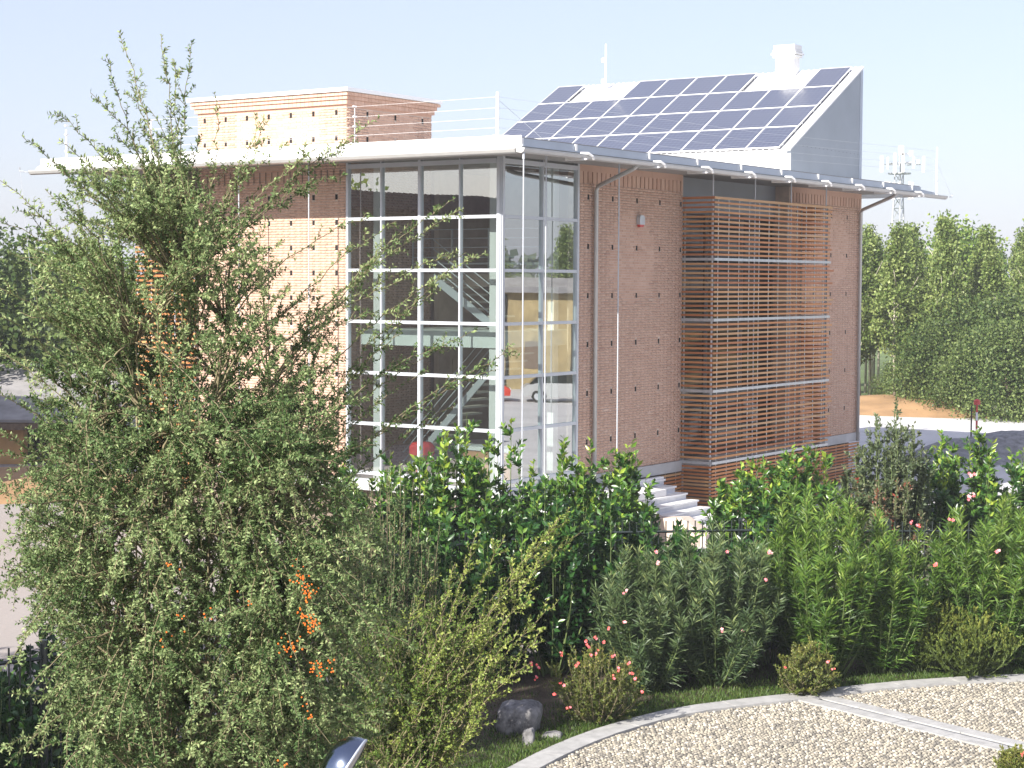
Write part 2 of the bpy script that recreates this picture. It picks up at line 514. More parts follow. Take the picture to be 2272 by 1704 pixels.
# far hills and wood
# garden bed (the planted side of the fence) and the lawn edge
edge = [(-1.6, 18.5), (-0.85, 20.6), (0.1, 22.58), (0.59, 23.47), (1.26, 24.44), (2.26, 25.47), (3.1, 26.0), (4.24, 26.54), (5.3, 27.1), (6.51, 27.56), (8.1, 27.94), (10.5, 28.3), (14, 28.5)]
def fence_pt(t):
    return (-9.5 + t * 20.6, 14.55 + t * 17.9)       # runs behind the planting
bed = MB()
bed.prism([(x, y, 0.004) for x, y in edge][::-1] + [(-1.6, 12, .004), (-9, 12, .004), (-10.0, 14.6, .004), (11.4, 33.0, .004), (14, 33.6, .004)][0:0] + [(-3.0, 12, .004), (-10.5, 12, .004), (-9.8, 17.2, .004), (-5.4, 19.7, .004), (-4.1, 22.9, .004), (-2.6, 26.5, .004), (.4, 29.5, .004), (4.4, 30.4, .004), (10.4, 30.8, .004), (14, 31.4, .004)], (0, 0, 0.016))
tag(bed.build('garden_bed', M['bed']), kind='structure')

# paving of river pebbles
def offset_path(P, d):
    P = np.array(P); T = np.gradient(P, axis=0); T = T / np.linalg.norm(T, axis=1)[:, None]
    N = np.stack([T[:, 1], -T[:, 0]], 1)
    return P + N * d
def dense(P, step):
    P = np.array(P, float)
    # Catmull-Rom
    out = []
    for i in range(len(P) - 1):
        p0, p1, p2, p3 = P[max(i - 1, 0)], P[i], P[i + 1], P[min(i + 2, len(P) - 1)]
        n = max(2, int(np.linalg.norm(p2 - p1) / step))
        for t in np.linspace(0, 1, n, endpoint=False):
            out.append(0.5 * ((2 * p1) + (-p0 + p2) * t + (2 * p0 - 5 * p1 + 4 * p2 - p3) * t * t + (-p0 + 3 * p1 - 3 * p2 + p3) * t ** 3))
    out.append(P[-1])
    return np.array(out)
EO = dense(edge, 0.12)
EI = offset_path(EO, 0.36)
pav = MB()
pav.prism([(x, y, 0.005) for x, y in EO[::4]][::-1] + [(-1.6, 12, .005), (14, 12, .005)], (0, 0, 0.03))
paving = tag(pav.build('paving', M['mortarbed']), kind='structure')
step = 8
for i in range(0, len(EO) - step, step):             # pale kerb stones along the curve
    k = MB()
    js = list(range(i, i + step + 1, 4))
    sh0 = 0.006
    o = [EO[j] for j in js]; q = [EI[j] for j in js]
    d0 = (o[1] - o[0]) / np.linalg.norm(o[1] - o[0]) * sh0
    o[0] = o[0] + d0; q[0] = q[0] + d0; o[-1] = o[-1] - d0; q[-1] = q[-1] - d0
    k.prism([(*p, 0.0) for p in o][::-1] + [(*p, 0.0) for p in q], (0, 0, 0.075 + random.uniform(-.003, .003)))
    k.build('kerb_stone', M['kerb'], paving)
# the double pale strip with its dark drain channel
sd = np.array([2.34, -2.94]); sd /= np.linalg.norm(sd); sn = np.array([-sd[1], sd[0]])
s0 = np.array([4.40, 26.45])
def strip(off0, off1, t0, t1, h, name, mat):
    k = MB()
    pts = [s0 + sd * t0 + sn * off0, s0 + sd * t1 + sn * off0, s0 + sd * t1 + sn * off1, s0 + sd * t0 + sn * off1]
    k.prism([(*p, 0.01) for p in pts], (0, 0, h))
    return k.build(name, mat, paving)
for t in np.arange(0.1, 13, 0.9):
    strip(-0.30, -0.055, t + .004, t + .896, 0.052 + random.uniform(-.002, .002), 'paving_slab', M['kerb'])
    strip(0.055, 0.30, t + .004, t + .896, 0.052 + random.uniform(-.002, .002), 'paving_slab', M['kerb'])
strip(-0.055, 0.055, 0.1, 12.9, 0.030, 'drain_channel', M['channel'])

def pebbles():
    r = np.random.default_rng(21)
    du, dv = 0.076, 0.056
    U = np.arange(-2, 13, du); Vv = np.arange(17.5, 28.6, dv)
    X, Y = np.meshgrid(U, Vv)
    X[1::2] += du / 2
    X = (X + r.uniform(-.012, .012, X.shape)).ravel(); Y = (Y + r.uniform(-.009, .009, Y.shape)).ravel()
    # keep what lies inside the inner kerb edge, in view
    ex = np.interp(X, EI[:, 0], EI[:, 1])
    ok = (Y < ex - 0.03) & (Y > 19.8) & (X > -1.0) & (X < 11.5)
    rel = np.stack([X, Y], 1) - s0
    off = rel @ sn
    ok &= ~((np.abs(off) < 0.325) & (rel @ sd > 0))
    X, Y = X[ok], Y[ok]
    n = len(X)
    rx = r.uniform(.027, .039, n); ry = r.uniform(.019, .027, n); h = r.uniform(.016, .032, n)
    rot = r.normal(0.5, 0.35, n)
    ang = np.arange(6) / 6 * 2 * np.pi
    c, s = np.cos(rot)[:, None], np.sin(rot)[:, None]
    ex_, ey_ = rx[:, None] * np.cos(ang), ry[:, None] * np.sin(ang)
    px, py = ex_ * c - ey_ * s, ex_ * s + ey_ * c
    V = np.zeros((n, 13, 3))
    V[:, :6, 0] = X[:, None] + px; V[:, :6, 1] = Y[:, None] + py; V[:, :6, 2] = 0.03
    V[:, 6:12, 0] = X[:, None] + px * .72; V[:, 6:12, 1] = Y[:, None] + py * .72; V[:, 6:12, 2] = 0.035 + h[:, None] * .8
    V[:, 12, 0] = X; V[:, 12, 1] = Y; V[:, 12, 2] = 0.035 + h
    T = []
    for k in range(6):
        k2 = (k + 1) % 6
        T += [(k, k2, 6 + k2), (k, 6 + k2, 6 + k), (6 + k, 6 + k2, 12)]
    F = (np.array(T)[None] + (np.arange(n) * 13)[:, None, None]).reshape(-1, 3)
    tint = np.repeat(r.uniform(0, 1, n), 13)
    link('pebbles', np_mesh('pebbles', V.reshape(-1, 3), F, M['pebble'], tint, smooth=True), paving, 'stuff')
pebbles()

# ------------------------------------------------------------------ the brick building
LB = empty('brick_building', tuple(OB), math.pi / 2 - TH)       # local axes: x = b, y = a, z up
tag(LB, 'brick and glass building with flat overhanging metal roof and timber slat screens', 'building')
def Z(z): return z + H0
ZP = Z(-4.63)                             # top of the plinth
o_ = 1.9                                  # overhang

# --- bricks
BRICK_T = [0.25, 0.35, 0.43, 0.5, 0.57, 0.65, 0.78]
def unit_brick(L, Hh, D, tint):
    mb = MB(); mb.box(-L / 2, L / 2, -D / 2, D / 2, -Hh / 2, Hh / 2)
    me = mb.mesh('brick', M['brick'])
    a = me.attributes.new('tint', 'FLOAT', 'POINT')
    a.data.foreach_set('value', np.full(8, tint, np.float32))
    return me
BRICKS = {(L, k): unit_brick(L, 0.055, 0.03, t) for L in (0.25, 0.12) for k, t in enumerate(BRICK_T)}

def brick_wall(name, axis, u0, u1, plane, out, z0, z1, holes, focus, n_ind, seed, label=None, back=0.3, zskip=None):
    """axis 'b' or 'a': direction the wall runs; out = sign of the outward normal along the other axis."""
    r = np.random.default_rng(seed)
    mb = MB()
    if axis == 'b': mb.box(u0, u1, min(plane, plane - out * back), max(plane, plane - out * back), z0, z1)
    else: mb.box(min(plane, plane - out * back), max(plane, plane - out * back), u0, u1, z0, z1)
    wall = mb.build(name, M['mortar'], LB, label=label)
    cand, rest = [], []
    nrow = int((z1 - z0) / 0.0653)
    for row in range(nrow):
        v = z0 + row * 0.0653 + 0.005
        if v + 0.055 > z1: break
        u = u0 + (0 if row % 2 else -0.195)
        k = 0
        while u < u1:
            L = 0.25 if k % 2 == 0 else 0.12
            a, b = max(u, u0), min(u + L, u1)
            u += L + 0.01; k += 1
            if b - a < 0.03: continue
            segs = [(a, b)]
            for hu, hz in holes:
                if v + .055 > hz - .055 and v < hz + .055:
                    ns = []
                    for s, e in segs:
                        if e <= hu - .04 or s >= hu + .04: ns.append((s, e)); continue
                        if hu - .04 - s > .02: ns.append((s, hu - .04))
                        if e - hu - .04 > .02: ns.append((hu + .04, e))
                    segs = ns
            for s, e in segs:
                full = abs((e - s) - L) < 1e-6
                (cand if full else rest).append((s, e, v))
    cand.sort(key=lambda q: (q[0] - focus[0]) ** 2 + (q[2] - focus[1]) ** 2)
    ind, more = cand[:n_ind], cand[n_ind:] + rest
    for s, e, v in ind:
        L = 0.25 if e - s > 0.2 else 0.12
        o = link('brick', BRICKS[(L, int(r.integers(0, 7)))], wall)
        pr = plane + out * (0.0 + r.uniform(-.006, .001))
        if axis == 'b': o.location = ((s + e) / 2, pr - out * 0.005, v + .0275)
        else:
            o.location = (pr - out * 0.005, (s + e) / 2, v + .0275)
            o.rotation_euler = (0, 0, math.pi / 2)
    for hu, hz in holes:
        if not (u0 + .05 < hu < u1 - .05 and z0 + .1 < hz < z1 - .1): continue
        hb = MB()
        if axis == 'b': hb.box(hu - .038, hu + .038, plane + min(0, out * .002), plane + max(0, out * .002), hz - .062, hz + .062)
        else: hb.box(plane + min(0, out * .002), plane + max(0, out * .002), hu - .038, hu + .038, hz - .062, hz + .062)
        hb.build('putlog_hole_shade', M['hole'], wall)  # thin dark plate, its colour stands in for the shade inside the hole
    S = np.array(more)
    n = len(S)
    d = 0.008 + r.uniform(-.004, .002, n)
    u_ = np.stack([S[:, 0], S[:, 1], S[:, 1], S[:, 0]], 1)
    zz = np.stack([S[:, 2], S[:, 2], S[:, 2] + .055, S[:, 2] + .055], 1)
    V = np.zeros((n, 8, 3))
    ui, pi_ = (0, 1) if axis == 'b' else (1, 0)
    V[:, :4, ui] = u_; V[:, 4:, ui] = u_
    V[:, :4, 2] = zz; V[:, 4:, 2] = zz
    V[:, :4, pi_] = plane + out * d[:, None]
    V[:, 4:, pi_] = plane - out * 0.004
    Q = np.array([(0, 1, 2, 3), (0, 4, 5, 1), (1, 5, 6, 2), (2, 6, 7, 3), (3, 7, 4, 0)])
    F = (Q[None] + (np.arange(n) * 8)[:, None, None]).reshape(-1, 4)
    tint = np.repeat(np.clip(r.normal(.5, .15, n), 0, 1), 8)
    link('brickwork', np_mesh('brickwork', V.reshape(-1, 3), F, M['brick'], tint), wall, 'stuff')
    return wall

def holes_grid(us, zs): return [(u, Z(z)) for u in us for z in zs]
aH = [4.757 + .713 * k for k in range(7)]
zB = [2.04 - 1.173 * k for k in range(6)]
zA = [3.985, 3.385, 2.0, 1.4, .8, .2, -.4, -1.0, -1.6, -2.2, -2.8]
wallA = brick_wall('brick_wall', 'a', 4.45, 9.264, 0.0, -1, ZP, Z(4.136), holes_grid(aH, zA), (6.5, Z(3.7)), 300, 1, 'sunlit brick wall rising through the roof as a tower')
wallT = brick_wall('brick_wall', 'b', 0.0, 3.3, 4.45, -1, Z(-4.6), Z(4.136), holes_grid([.773, 1.848, 2.931], [3.985, 3.39]), (1.6, Z(3.6)), 150, 2, 'shaded side wall of the brick tower')
wallB = brick_wall('brick_wall', 'b', 3.2, 8.2, 0.0, -1, ZP, Z(2.36), holes_grid([3.63, 4.74, 5.90, 7.04, 8.13], zB), (5.6, Z(0.6)), 300, 3, 'shaded brick wall between glass corner and timber screen')
wallC = brick_wall('brick_wall', 'b', 14.57, 19.6, 0.0, -1, ZP, Z(2.36), holes_grid([15.0, 16.2, 17.4, 18.55], zB), (17.5, Z(1.0)), 300, 4, 'shaded brick wall right of the timber screen')
# dentil bands under the eaves: proud blocks with dark gaps
def dentils(wall, axis, u0, u1, plane, out, z0, z1, pitch):
    mb = MB()
    n = int((u1 - u0) / pitch)
    def bx(a, b, d0, d1, c, d):
        x = sorted((plane + out * d0, plane + out * d1))
        if axis == 'b': mb.box(a, b, x[0], x[1], c, d)
        else: mb.box(x[0], x[1], a, b, c, d)
    bx(u0, u1, -0.3, -0.05, z0, z1)
    bx(u0, u1, -0.02, 0.010, z1, Z(2.80))
    r = random.Random(5)
    for i in range(n + 1):
        s = u0 + i * pitch
        e = min(s + pitch - 0.045, u1)
        if e - s > .03: bx(s, e, -0.05, 0.008 + r.uniform(0, .006), z0, z1)
    me = mb.mesh('dentil_band', M['brick'])
    a = me.attributes.new('tint', 'FLOAT', 'POINT')
    rr = np.random.default_rng(3)
    a.data.foreach_set('value', np.repeat(rr.uniform(.2, .75, len(mb.v) // 8), 8).astype(np.float32))
    link('dentil_band', me, LB)
dentils(wallB, 'b', 3.2, 8.2, 0, -1, Z(2.36), Z(2.64), 0.205)
dentils(wallC, 'b', 14.57, 19.6, 0, -1, Z(2.36), Z(2.64), 0.205)
for i in range(24):  # dark strips on the face, their colour stands in for shaded recesses
    a0 = 4.62 + i * 0.196
    mb = MB(); mb.box(-0.016, -0.0135, a0, a0 + 0.03, Z(2.36), Z(2.64))
    if a0 < 9.1: mb.build('joint_shade_strip', M['interiordark'], LB)
# corbelled cornice of the tower
mb = MB(); tv = []
for k, (z0, z1, p) in enumerate([(4.165, 4.272, .06), (4.276, 4.357, .10), (4.361, 4.441, .14)]):
    mb.box(-p, 3.3 + p, 4.45 - p, 9.264 + p, Z(z0), Z(z1)); tv += [.45] * 8
mb.box(-0.005, 3.305, 4.445, 9.269, Z(4.10), Z(4.5)); tv += [.15] * 8
rr = np.random.default_rng(8)
for z0, z1, p in [(4.165, 4.272, .06), (4.276, 4.357, .10), (4.361, 4.441, .14)]:
    for a in np.arange(4.45 - p, 9.264 + p - .05, .13):
        mb.box(-p - .006, -p, a + .005, a + .125, Z(z0) + .004, Z(z1) - .004); tv += [rr.uniform(.35, .85)] * 8
    for b in np.arange(-p, 3.3 + p - .05, .13):
        mb.box(b + .005, b + .125, 4.45 - p - .006, 4.45 - p, Z(z0) + .004, Z(z1) - .004); tv += [rr.uniform(.2, .7)] * 8
me = mb.mesh('cornice', M['brick'])
a_ = me.attributes.new('tint', 'FLOAT', 'POINT'); a_.data.foreach_set('value', np.array(tv, np.float32))
link('cornice', me, LB)
mb = MB(); mb.box(-.2, 3.5, 4.25, 9.464, Z(4.452), Z(4.54)); mb.build('coping', M['white'], LB)

# --- plinth, floors, interior
mb = MB()
mb.box(3.2, 19.66, -.06, .3, Z(-4.90), ZP); mb.box(-.06, .3, 4.45, 11.5, Z(-4.90), ZP); mb.box(-.08, 3.2, -.08, .25, Z(-4.90), Z(-4.72)); mb.box(-.08, .25, .25, 4.45, Z(-4.90), Z(-4.72))
mb.build('plinth', M['concrete'], LB)
mb = MB(); mb.box(.05, 19.4, .1, 11.3, Z(-4.90), Z(-4.70)); mb.build('ground_floor', M['floor'], LB)
mb = MB(); mb.box(.4, 3.0, .4, 4.35, Z(-1.49), Z(-1.13)); mb.box(3.0, 8.2, .43, 9.0, Z(-1.49), Z(-1.13)); mb.build('floor_slab', M['slab'], LB)
mb = MB(); mb.box(8.3, 8.5, .3, 4.3, Z(-4.7), Z(2.75)); mb.build('inner_wall', M['interior'], LB)
mb = MB(); mb.box(3.3, 8.3, 4.2, 4.35, Z(-4.7), Z(2.75)); mb.build('inner_wall', M['beige'], LB)
mb = MB(); mb.box(3.5, 8.3, .30, .42, Z(-4.7), Z(2.75)); mb.build('inner_wall', M['interior'], LB)
mb = MB(); mb.box(19.3, 19.6, .3, 11.46, Z(-4.63), Z(2.8)); mb.box(9.0, 19.3, 11.2, 11.46, Z(-4.63), Z(2.8)); mb.box(.3, 9.0, 11.2, 11.46, Z(-4.63), Z(2.8)); mb.build('rear_wall', M['mortar'], LB)
for b, a in ((.55, .53), (.55, 3.9), (3.05, .62)):
    mb = MB(); mb.box(b - .1, b + .1, a - .1, a + .1, Z(-4.7), Z(2.75)); mb.build('column', M['white'], LB)
mb = MB()
for z in (1.281, 1.062, .843, .602): mb.tube([(2.5, .5, Z(z)), (2.5, 4.4, Z(z))], .014, 5)
mb.tube([(2.5, .5, Z(.448)), (2.5, 4.4, Z(.448))], .03, 5)
for a in (.5, 2.1, 3.2, 4.4): mb.box(2.48, 2.52, a - .02, a + .02, Z(.0), Z(1.3))
mb.build('gallery_railing', M['alu'], LB)
mb = MB(); mb.box(2.4, 8.3, .45, 4.3, Z(-.1), Z(.2)); mb.build('gallery_slab', M['beige'], LB)
# stair flights behind the glass
st = empty('staircase', (0, 0, 0), 0, LB)
for fl, (a0, z0, a1, z1, b0) in enumerate([(3.0, .1, .9, -1.25, 1.5), (.9, -1.6, 3.9, -4.6, 1.5)]):
    mb = MB()
    for k in range(4): mb.tube([(b0 - .02, a0, Z(z0 + .25 + .22 * k)), (b0 - .02, a1, Z(z1 + .25 + .22 * k))], .014, 5)
    mb.prism([(b0, a0, Z(z0 + .1)), (b0, a1, Z(z1 + .1)), (b0, a1, Z(z1 - .12)), (b0, a0, Z(z0 - .12))], (.04, 0, 0))
    mb.build('stair_railing', M['alu'], st)
    n = 8 if fl == 0 else 16
    for k in range(n):
        t = (k + .5) / n
        mb = MB(); a, z = a0 + (a1 - a0) * t, z0 + (z1 - z0) * t
        mb.box(b0 + .05, b0 + 1.1, a - .15, a + .15, Z(z), Z(z) + .04)
        mb.build('tread', M['interior'], st)
mb = MB(); mb.box(1.4, 1.9, .7, 2.2, Z(-4.7), Z(-3.95)); mb.build('reception_counter', M['counter'], LB)
mb = MB(); mb.box(1.35, 1.95, .65, 2.25, Z(-3.95), Z(-3.86)); mb.build('counter_top', M['slab'], LB)
mb = MB(); mb.lathe([(.0, 0), (.22, .02), (.30, .12), (.30, .3), (.22, .4), (0, .42)], 14, (.55, 2.62, Z(-4.15))); mb.box(.45, .65, 2.52, 2.72, Z(-4.7), Z(-4.14))
tag(mb.build('round_seat', M['red'], None, smooth=False), 'round red upholstered seat just inside the lowest window panes', 'seat')
bpy.data.objects['round_seat'].matrix_world = Matrix.Translation(Vector(OB)) @ Matrix.Rotation(math.pi / 2 - TH, 4, 'Z')

# --- glazed corner
cw = empty('glazing', (0, 0, 0), 0, LB)
TOPG = Z(2.66)
rz = [Z(1.466 - 1.2 * k) for k in range(5)] + [Z(-4.5)]
mb = MB(); mb.box(-.01, .12, -.01, .12, Z(-4.72), Z(2.8)); mb.box(-.035, .0, .02, .10, Z(-4.72), Z(2.8)); mb.box(.02, .10, -.035, .0, Z(-4.72), Z(2.8)); mb.build('corner_post', M['alu'], cw)
for a, w in ((1.129, .036), (2.271, .075), (3.393, .036), (4.415, .06)):
    mb = MB(); mb.box(-.03, .09, a - w / 2, a + w / 2, Z(-4.72), Z(2.8)); mb.build('mullion', M['alu'], cw)
for b, w in ((1.66, .032), (3.155, .08)):
    mb = MB(); mb.box(b - w / 2, b + w / 2, -.03, .09, Z(-4.72), Z(2.8)); mb.build('mullion', M['alu'], cw)
for z in rz + [TOPG + .04, Z(-4.68)]:
    h = .036 if z != TOPG + .04 else .05
    mb = MB(); mb.box(-.026, .085, .12, 4.38, z - h, z + h); mb.build('rail', M['alu'], cw)
    mb = MB(); mb.box(.12, 3.11, -.026, .085, z - h, z + h); mb.build('rail', M['alu'], cw)
zs = [Z(-4.68)] + rz[::-1] + [TOPG + .04]
ae = [.12, 1.129, 2.271, 3.393, 4.38]
be = [.12, 1.66, 3.11]
rp = random.Random(3)
for i in range(len(zs) - 1):
    for k in range(4):
        mb = MB(); t = rp.uniform(-.003, .003)
        mb.add([(.03 + t, ae[k], zs[i]), (.03 - t, ae[k + 1], zs[i]), (.03 - t, ae[k + 1], zs[i + 1]), (.03 + t, ae[k], zs[i + 1])], [(3, 2, 1, 0)])
        mb.build('pane', M['glass'], cw)
    for k in range(2):
        mb = MB(); t = rp.uniform(-.003, .003)
        mb.add([(be[k], .03 + t, zs[i]), (be[k + 1], .03 - t, zs[i]), (be[k + 1], .03 - t, zs[i + 1]), (be[k], .03 + t, zs[i + 1])], [(0, 1, 2, 3)])
        mb.build('pane', M['glass'], cw)

# --- flat roof with fascia, gutters, brackets
roof = MB()
roof.box(-1.72, 20.05, -1.72, 13.1, Z(2.80), Z(3.02))
roof = roof.build('roof', M['soffit'], LB)
mb = MB(); mb.box(-1.75, -1.722, -1.722, 13.1, Z(2.80), Z(3.06)); mb.box(-1.75, -1.45, -1.40, 13.1, Z(3.061), Z(3.075)); mb.build('fascia', M['white'], roof)
mb = MB(); mb.box(-1.722, 20.08, -1.75, -1.722, Z(2.83), Z(2.985)); mb.box(-1.70, 20.08, -1.75, -1.45, Z(2.986), Z(2.996)); mb.build('fascia', M['roofmetal_shade'], roof)  # same metal as the sunny fascia, its shade put into a bluer colour
mb = MB(); mb.box(-1.70, 20.06, -1.44, 13.1, Z(3.022), Z(3.035)); mb.build('roof_sheet', M['white'], roof)
def gutter(axis, u0, u1, mat):
    mb = MB()
    prof = [(-1.70, 2.79), (-1.93, 2.79), (-1.93, 2.76), (-1.90, 2.70), (-1.84, 2.675), (-1.72, 2.70)]
    pts = [((u0, y, Z(z)) if axis == 'b' else (y, u0, Z(z))) for y, z in prof]
    mb.prism(pts, (u1 - u0, 0, 0) if axis == 'b' else (0, u1 - u0, 0))
    mb.build('gutter', mat, roof)
gutter('b', -1.93, 21.9, M['gutter'])
gutter('a', -1.68, 13.36, M['gutter'])
mb = MB()                                   # thin outer eave at the two far ends
mb.prism([(20.08, -1.7, Z(2.80)), (21.9, -1.7, Z(2.77)), (21.5, -1.7, Z(2.88)), (20.08, -1.7, Z(2.93))], (0, 14.7, 0))
mb.prism([(-1.7, 13.1, Z(2.80)), (-1.7, 13.42, Z(2.77)), (-1.7, 13.3, Z(2.88)), (-1.7, 13.1, Z(2.96))], (21.6, 0, 0))
mb.build('eave_edge', M['roofmetal_shade'], roof)
mb = MB()
mb.prism([(-1.69, -1.69, Z(2.795)), (-1.69, 13.2, Z(2.795)), (0.02, 13.2, Z(2.79)), (0.02, 0.02, Z(2.79))], (0, 0, -.004))
mb.build('soffit', M['soffit'], roof)
clips = [-1.79, .304, 3.46, 5.78, 8.07, 10.37, 12.65, 14.9, 17.14, 19.35]
for b in clips:
    mb = MB(); mb.box(b - .035, b + .035, -1.785, -1.751, Z(2.86), Z(3.0)); mb.build('fascia_clip', M['white'], roof)
for b in clips[1:]:
    mb = MB(); mb.tube([(b + .12, -1.80, Z(2.815)), (b + .20, -1.96, Z(2.81)), (b + .30, -2.0, Z(2.75)), (b + .36, -2.0, Z(2.69))], .03, 6); mb.build('gutter_hook', M['white'], roof)
    mb = MB(); mb.prism([(b + .05, -1.45, Z(2.74)), (b + .05, -1.45, Z(2.665)), (b + .05, -1.95, Z(2.655)), (b + .05, -2.0, Z(2.67)), (b + .05, -2.0, Z(2.69))], (.07, 0, 0)); mb.build('eave_bracket', M['white'], roof)
for b in (-1.86, .423, 3.53):
    mb = MB(); a = -.911 if b > 0 else -1.86
    mb.tube([(b, a, Z(2.79)), (b, a, Z(-5.0))], .016, 6); mb.tube([(b, a, Z(2.79)), (b, a, Z(2.55))], .028, 6); mb.build('tie_rod', M['alu'], LB)
for a in (4.83, 7.04, 2.6, 9.2):
    if a == 2.6: continue
    mb = MB(); mb.tube([(-.911, a, Z(2.79)), (-.911, a, Z(-5.5))], .016, 6); mb.build('tie_rod', M['alu'], LB)
for b in (8.247, 10.608, 12.804, 15.11):
    mb = MB(); mb.tube([(b, -.88, Z(2.79)), (b, -.88, Z(-6.0))], .02, 6); mb.build('tie_rod', M['alu'], LB)
# downpipes
for b0, b1 in ((3.85, 2.88), (19.40, 18.1)):
    mb = MB(); mb.tube([(b0, -.09, Z(-4.9)), (b0, -.09, Z(2.2)), (b0 - .05, -.16, Z(2.30)), (b1 + .1, -1.62, Z(2.62)), (b1, -1.80, Z(2.70))], .052, 10)
    mb.build('downpipe', M['gutter'], LB, smooth=True)

# --- recess behind the timber screen
mb = MB(); mb.box(8.2, 14.57, .45, .55, Z(1.9), Z(2.8)); mb.build('sheet_panel', M['gable'], LB)
for b in (8.2, 14.52):
    mb = MB(); mb.box(b, b + .05, 0.0, .45, Z(-4.63), Z(2.8)); mb.build('reveal', M['mortar'], LB)
mb = MB(); mb.box(8.25, 14.52, .50, .56, Z(-4.63), Z(1.9)); mb.build('recess_wall', M['interiordark'], LB)
for k in range(3):
    for z0, z1 in ((-4.4, -3.2), (-3.0, -1.3), (-1.0, .4), (.5, 1.85)):
        mb = MB(); b0 = 8.4 + k * 2.05
        mb.add([(b0, .47, Z(z0)), (b0 + 1.9, .47, Z(z0)), (b0 + 1.9, .47, Z(z1)), (b0, .47, Z(z1))], [(0, 1, 2, 3)])
        w = mb.build('window', M['darkglass'], LB)
        fr = MB()
        for x in (b0 - .06, b0 + 1.9): fr.box(x, x + .06, .43, .49, Z(z0), Z(z1))
        for z in (z0 - .06, z1): fr.box(b0 - .06, b0 + 1.96, .43, .49, Z(z), Z(z) + .06)
        fr.build('window_frame', M['darkmetal'], w)

# --- timber slat screens (each slat its own piece)
def slat_mesh(L, w=.042, h=.052):
    mb = MB(); mb.box(0, L, -w / 2, w / 2, -h / 2, h / 2); return mb.mesh('slat', M['wood'])
SC = empty('timber_screen', (0, 0, 0), 0, LB); SC['label'] = 'boxed screen of horizontal orange timber slats on the shaded front'
BARS = [.621, -.945, -2.788, -4.656]
levels = [2.2 - .1215 * i for i in range(13)]
for top, bot in ((.621, -.945), (-.945, -2.788), (-2.788, -4.656)):
    n = round((top - bot) / .122)
    levels += [top - (top - bot) * i / n for i in range(1, n)]
levels += [-4.656 - .11, -4.656 - .21] + [-4.96 - .092 * i for i in range(13)]
front, side = slat_mesh(7.0), slat_mesh(.93)
rs = random.Random(11)
for i, z in enumerate(levels):
    o = link('slat', front, SC); o.location = (8.235, -.925, Z(z)); o.scale = (1 + (rs.uniform(0, .045) if rs.random() < .6 else 0), 1, 1.25 if i == 0 else 1)
    o = link('slat', side, SC); o.location = (8.235, -.945, Z(z)); o.rotation_euler = (0, 0, math.pi / 2); o.scale = (1 + rs.uniform(0, .05), 1, 1.25 if i == 0 else 1)
    o = link('slat', side, SC); o.location = (15.25, -.945, Z(z)); o.rotation_euler = (0, 0, math.pi / 2)
for b in [8.508 + .583 * k for k in range(12)]:
    mb = MB(); mb.box(b - .02, b + .02, -.905, -.895, Z(-6.1), Z(2.2)); mb.build('flat_bar', M['steel'], SC)
for b in (8.26, 15.23):
    for a in (-.86, -.06):
        mb = MB(); mb.box(b - .006, b + .006, a - .025, a + .025, Z(-6.1), Z(2.2)); mb.build('flat_bar', M['steel'], SC)
for z in BARS:
    mb = MB(); mb.box(8.20, 15.29, -.965, -.86, Z(z) - .035, Z(z) + .035); mb.box(8.20, 8.28, -.86, .0, Z(z) - .035, Z(z) + .035); mb.box(15.22, 15.29, -.86, 0, Z(z) - .035, Z(z) + .035)
    mb.build('steel_ledge', M['steel'], SC)
SK = empty('timber_skirt', (0, 0, 0), 0, LB); SK['label'] = 'low dark timber slats closing the space under the building'
sk1, sk2 = slat_mesh(1.2), slat_mesh(4.35)
for i in range(13):
    z = Z(-4.97 - .092 * i)
    o = link('slat', sk1, SK); o.location = (7.02, -.03, z)
    o = link('slat', sk2, SK); o.location = (15.27, -.03, z)
for b in (7.45, 8.0, 15.6, 16.2, 16.8, 17.4, 18.0, 18.6, 19.2):
    mb = MB(); mb.box(b - .02, b + .02, -.005, .005, Z(-6.2), Z(-4.93)); mb.build('flat_bar', M['steel'], SK)
mb = MB(); mb.box(3.0, 19.5, .25, .35, 0, Z(-4.9)); mb.box(.25, .35, .3, 11.4, 0, Z(-4.9)); mb.build('crawl_wall', M['interiordark'], LB)
# screen on the far left of the sunny front
SL = empty('timber_screen', (0, 0, 0), 0, LB); SL['label'] = 'sunlit timber slat screen at the far left end of the building'
sl_ = slat_mesh(2.12)
for i in range(62):
    o = link('slat', sl_, SL); o.location = (-.05, 9.34, Z(2.2 - .122 * i)); o.rotation_euler = (0, 0, math.pi / 2)
for k in range(5):
    mb = MB(); a = 9.4 + .51 * k; mb.box(-.03, -.02, a - .02, a + .02, Z(-5.4), Z(2.25)); mb.build('flat_bar', M['steel'], SL)
mb = MB(); mb.box(.25, .35, 9.27, 11.46, Z(-4.6), Z(2.8)); mb.build('recess_wall', M['interiordark'], LB)

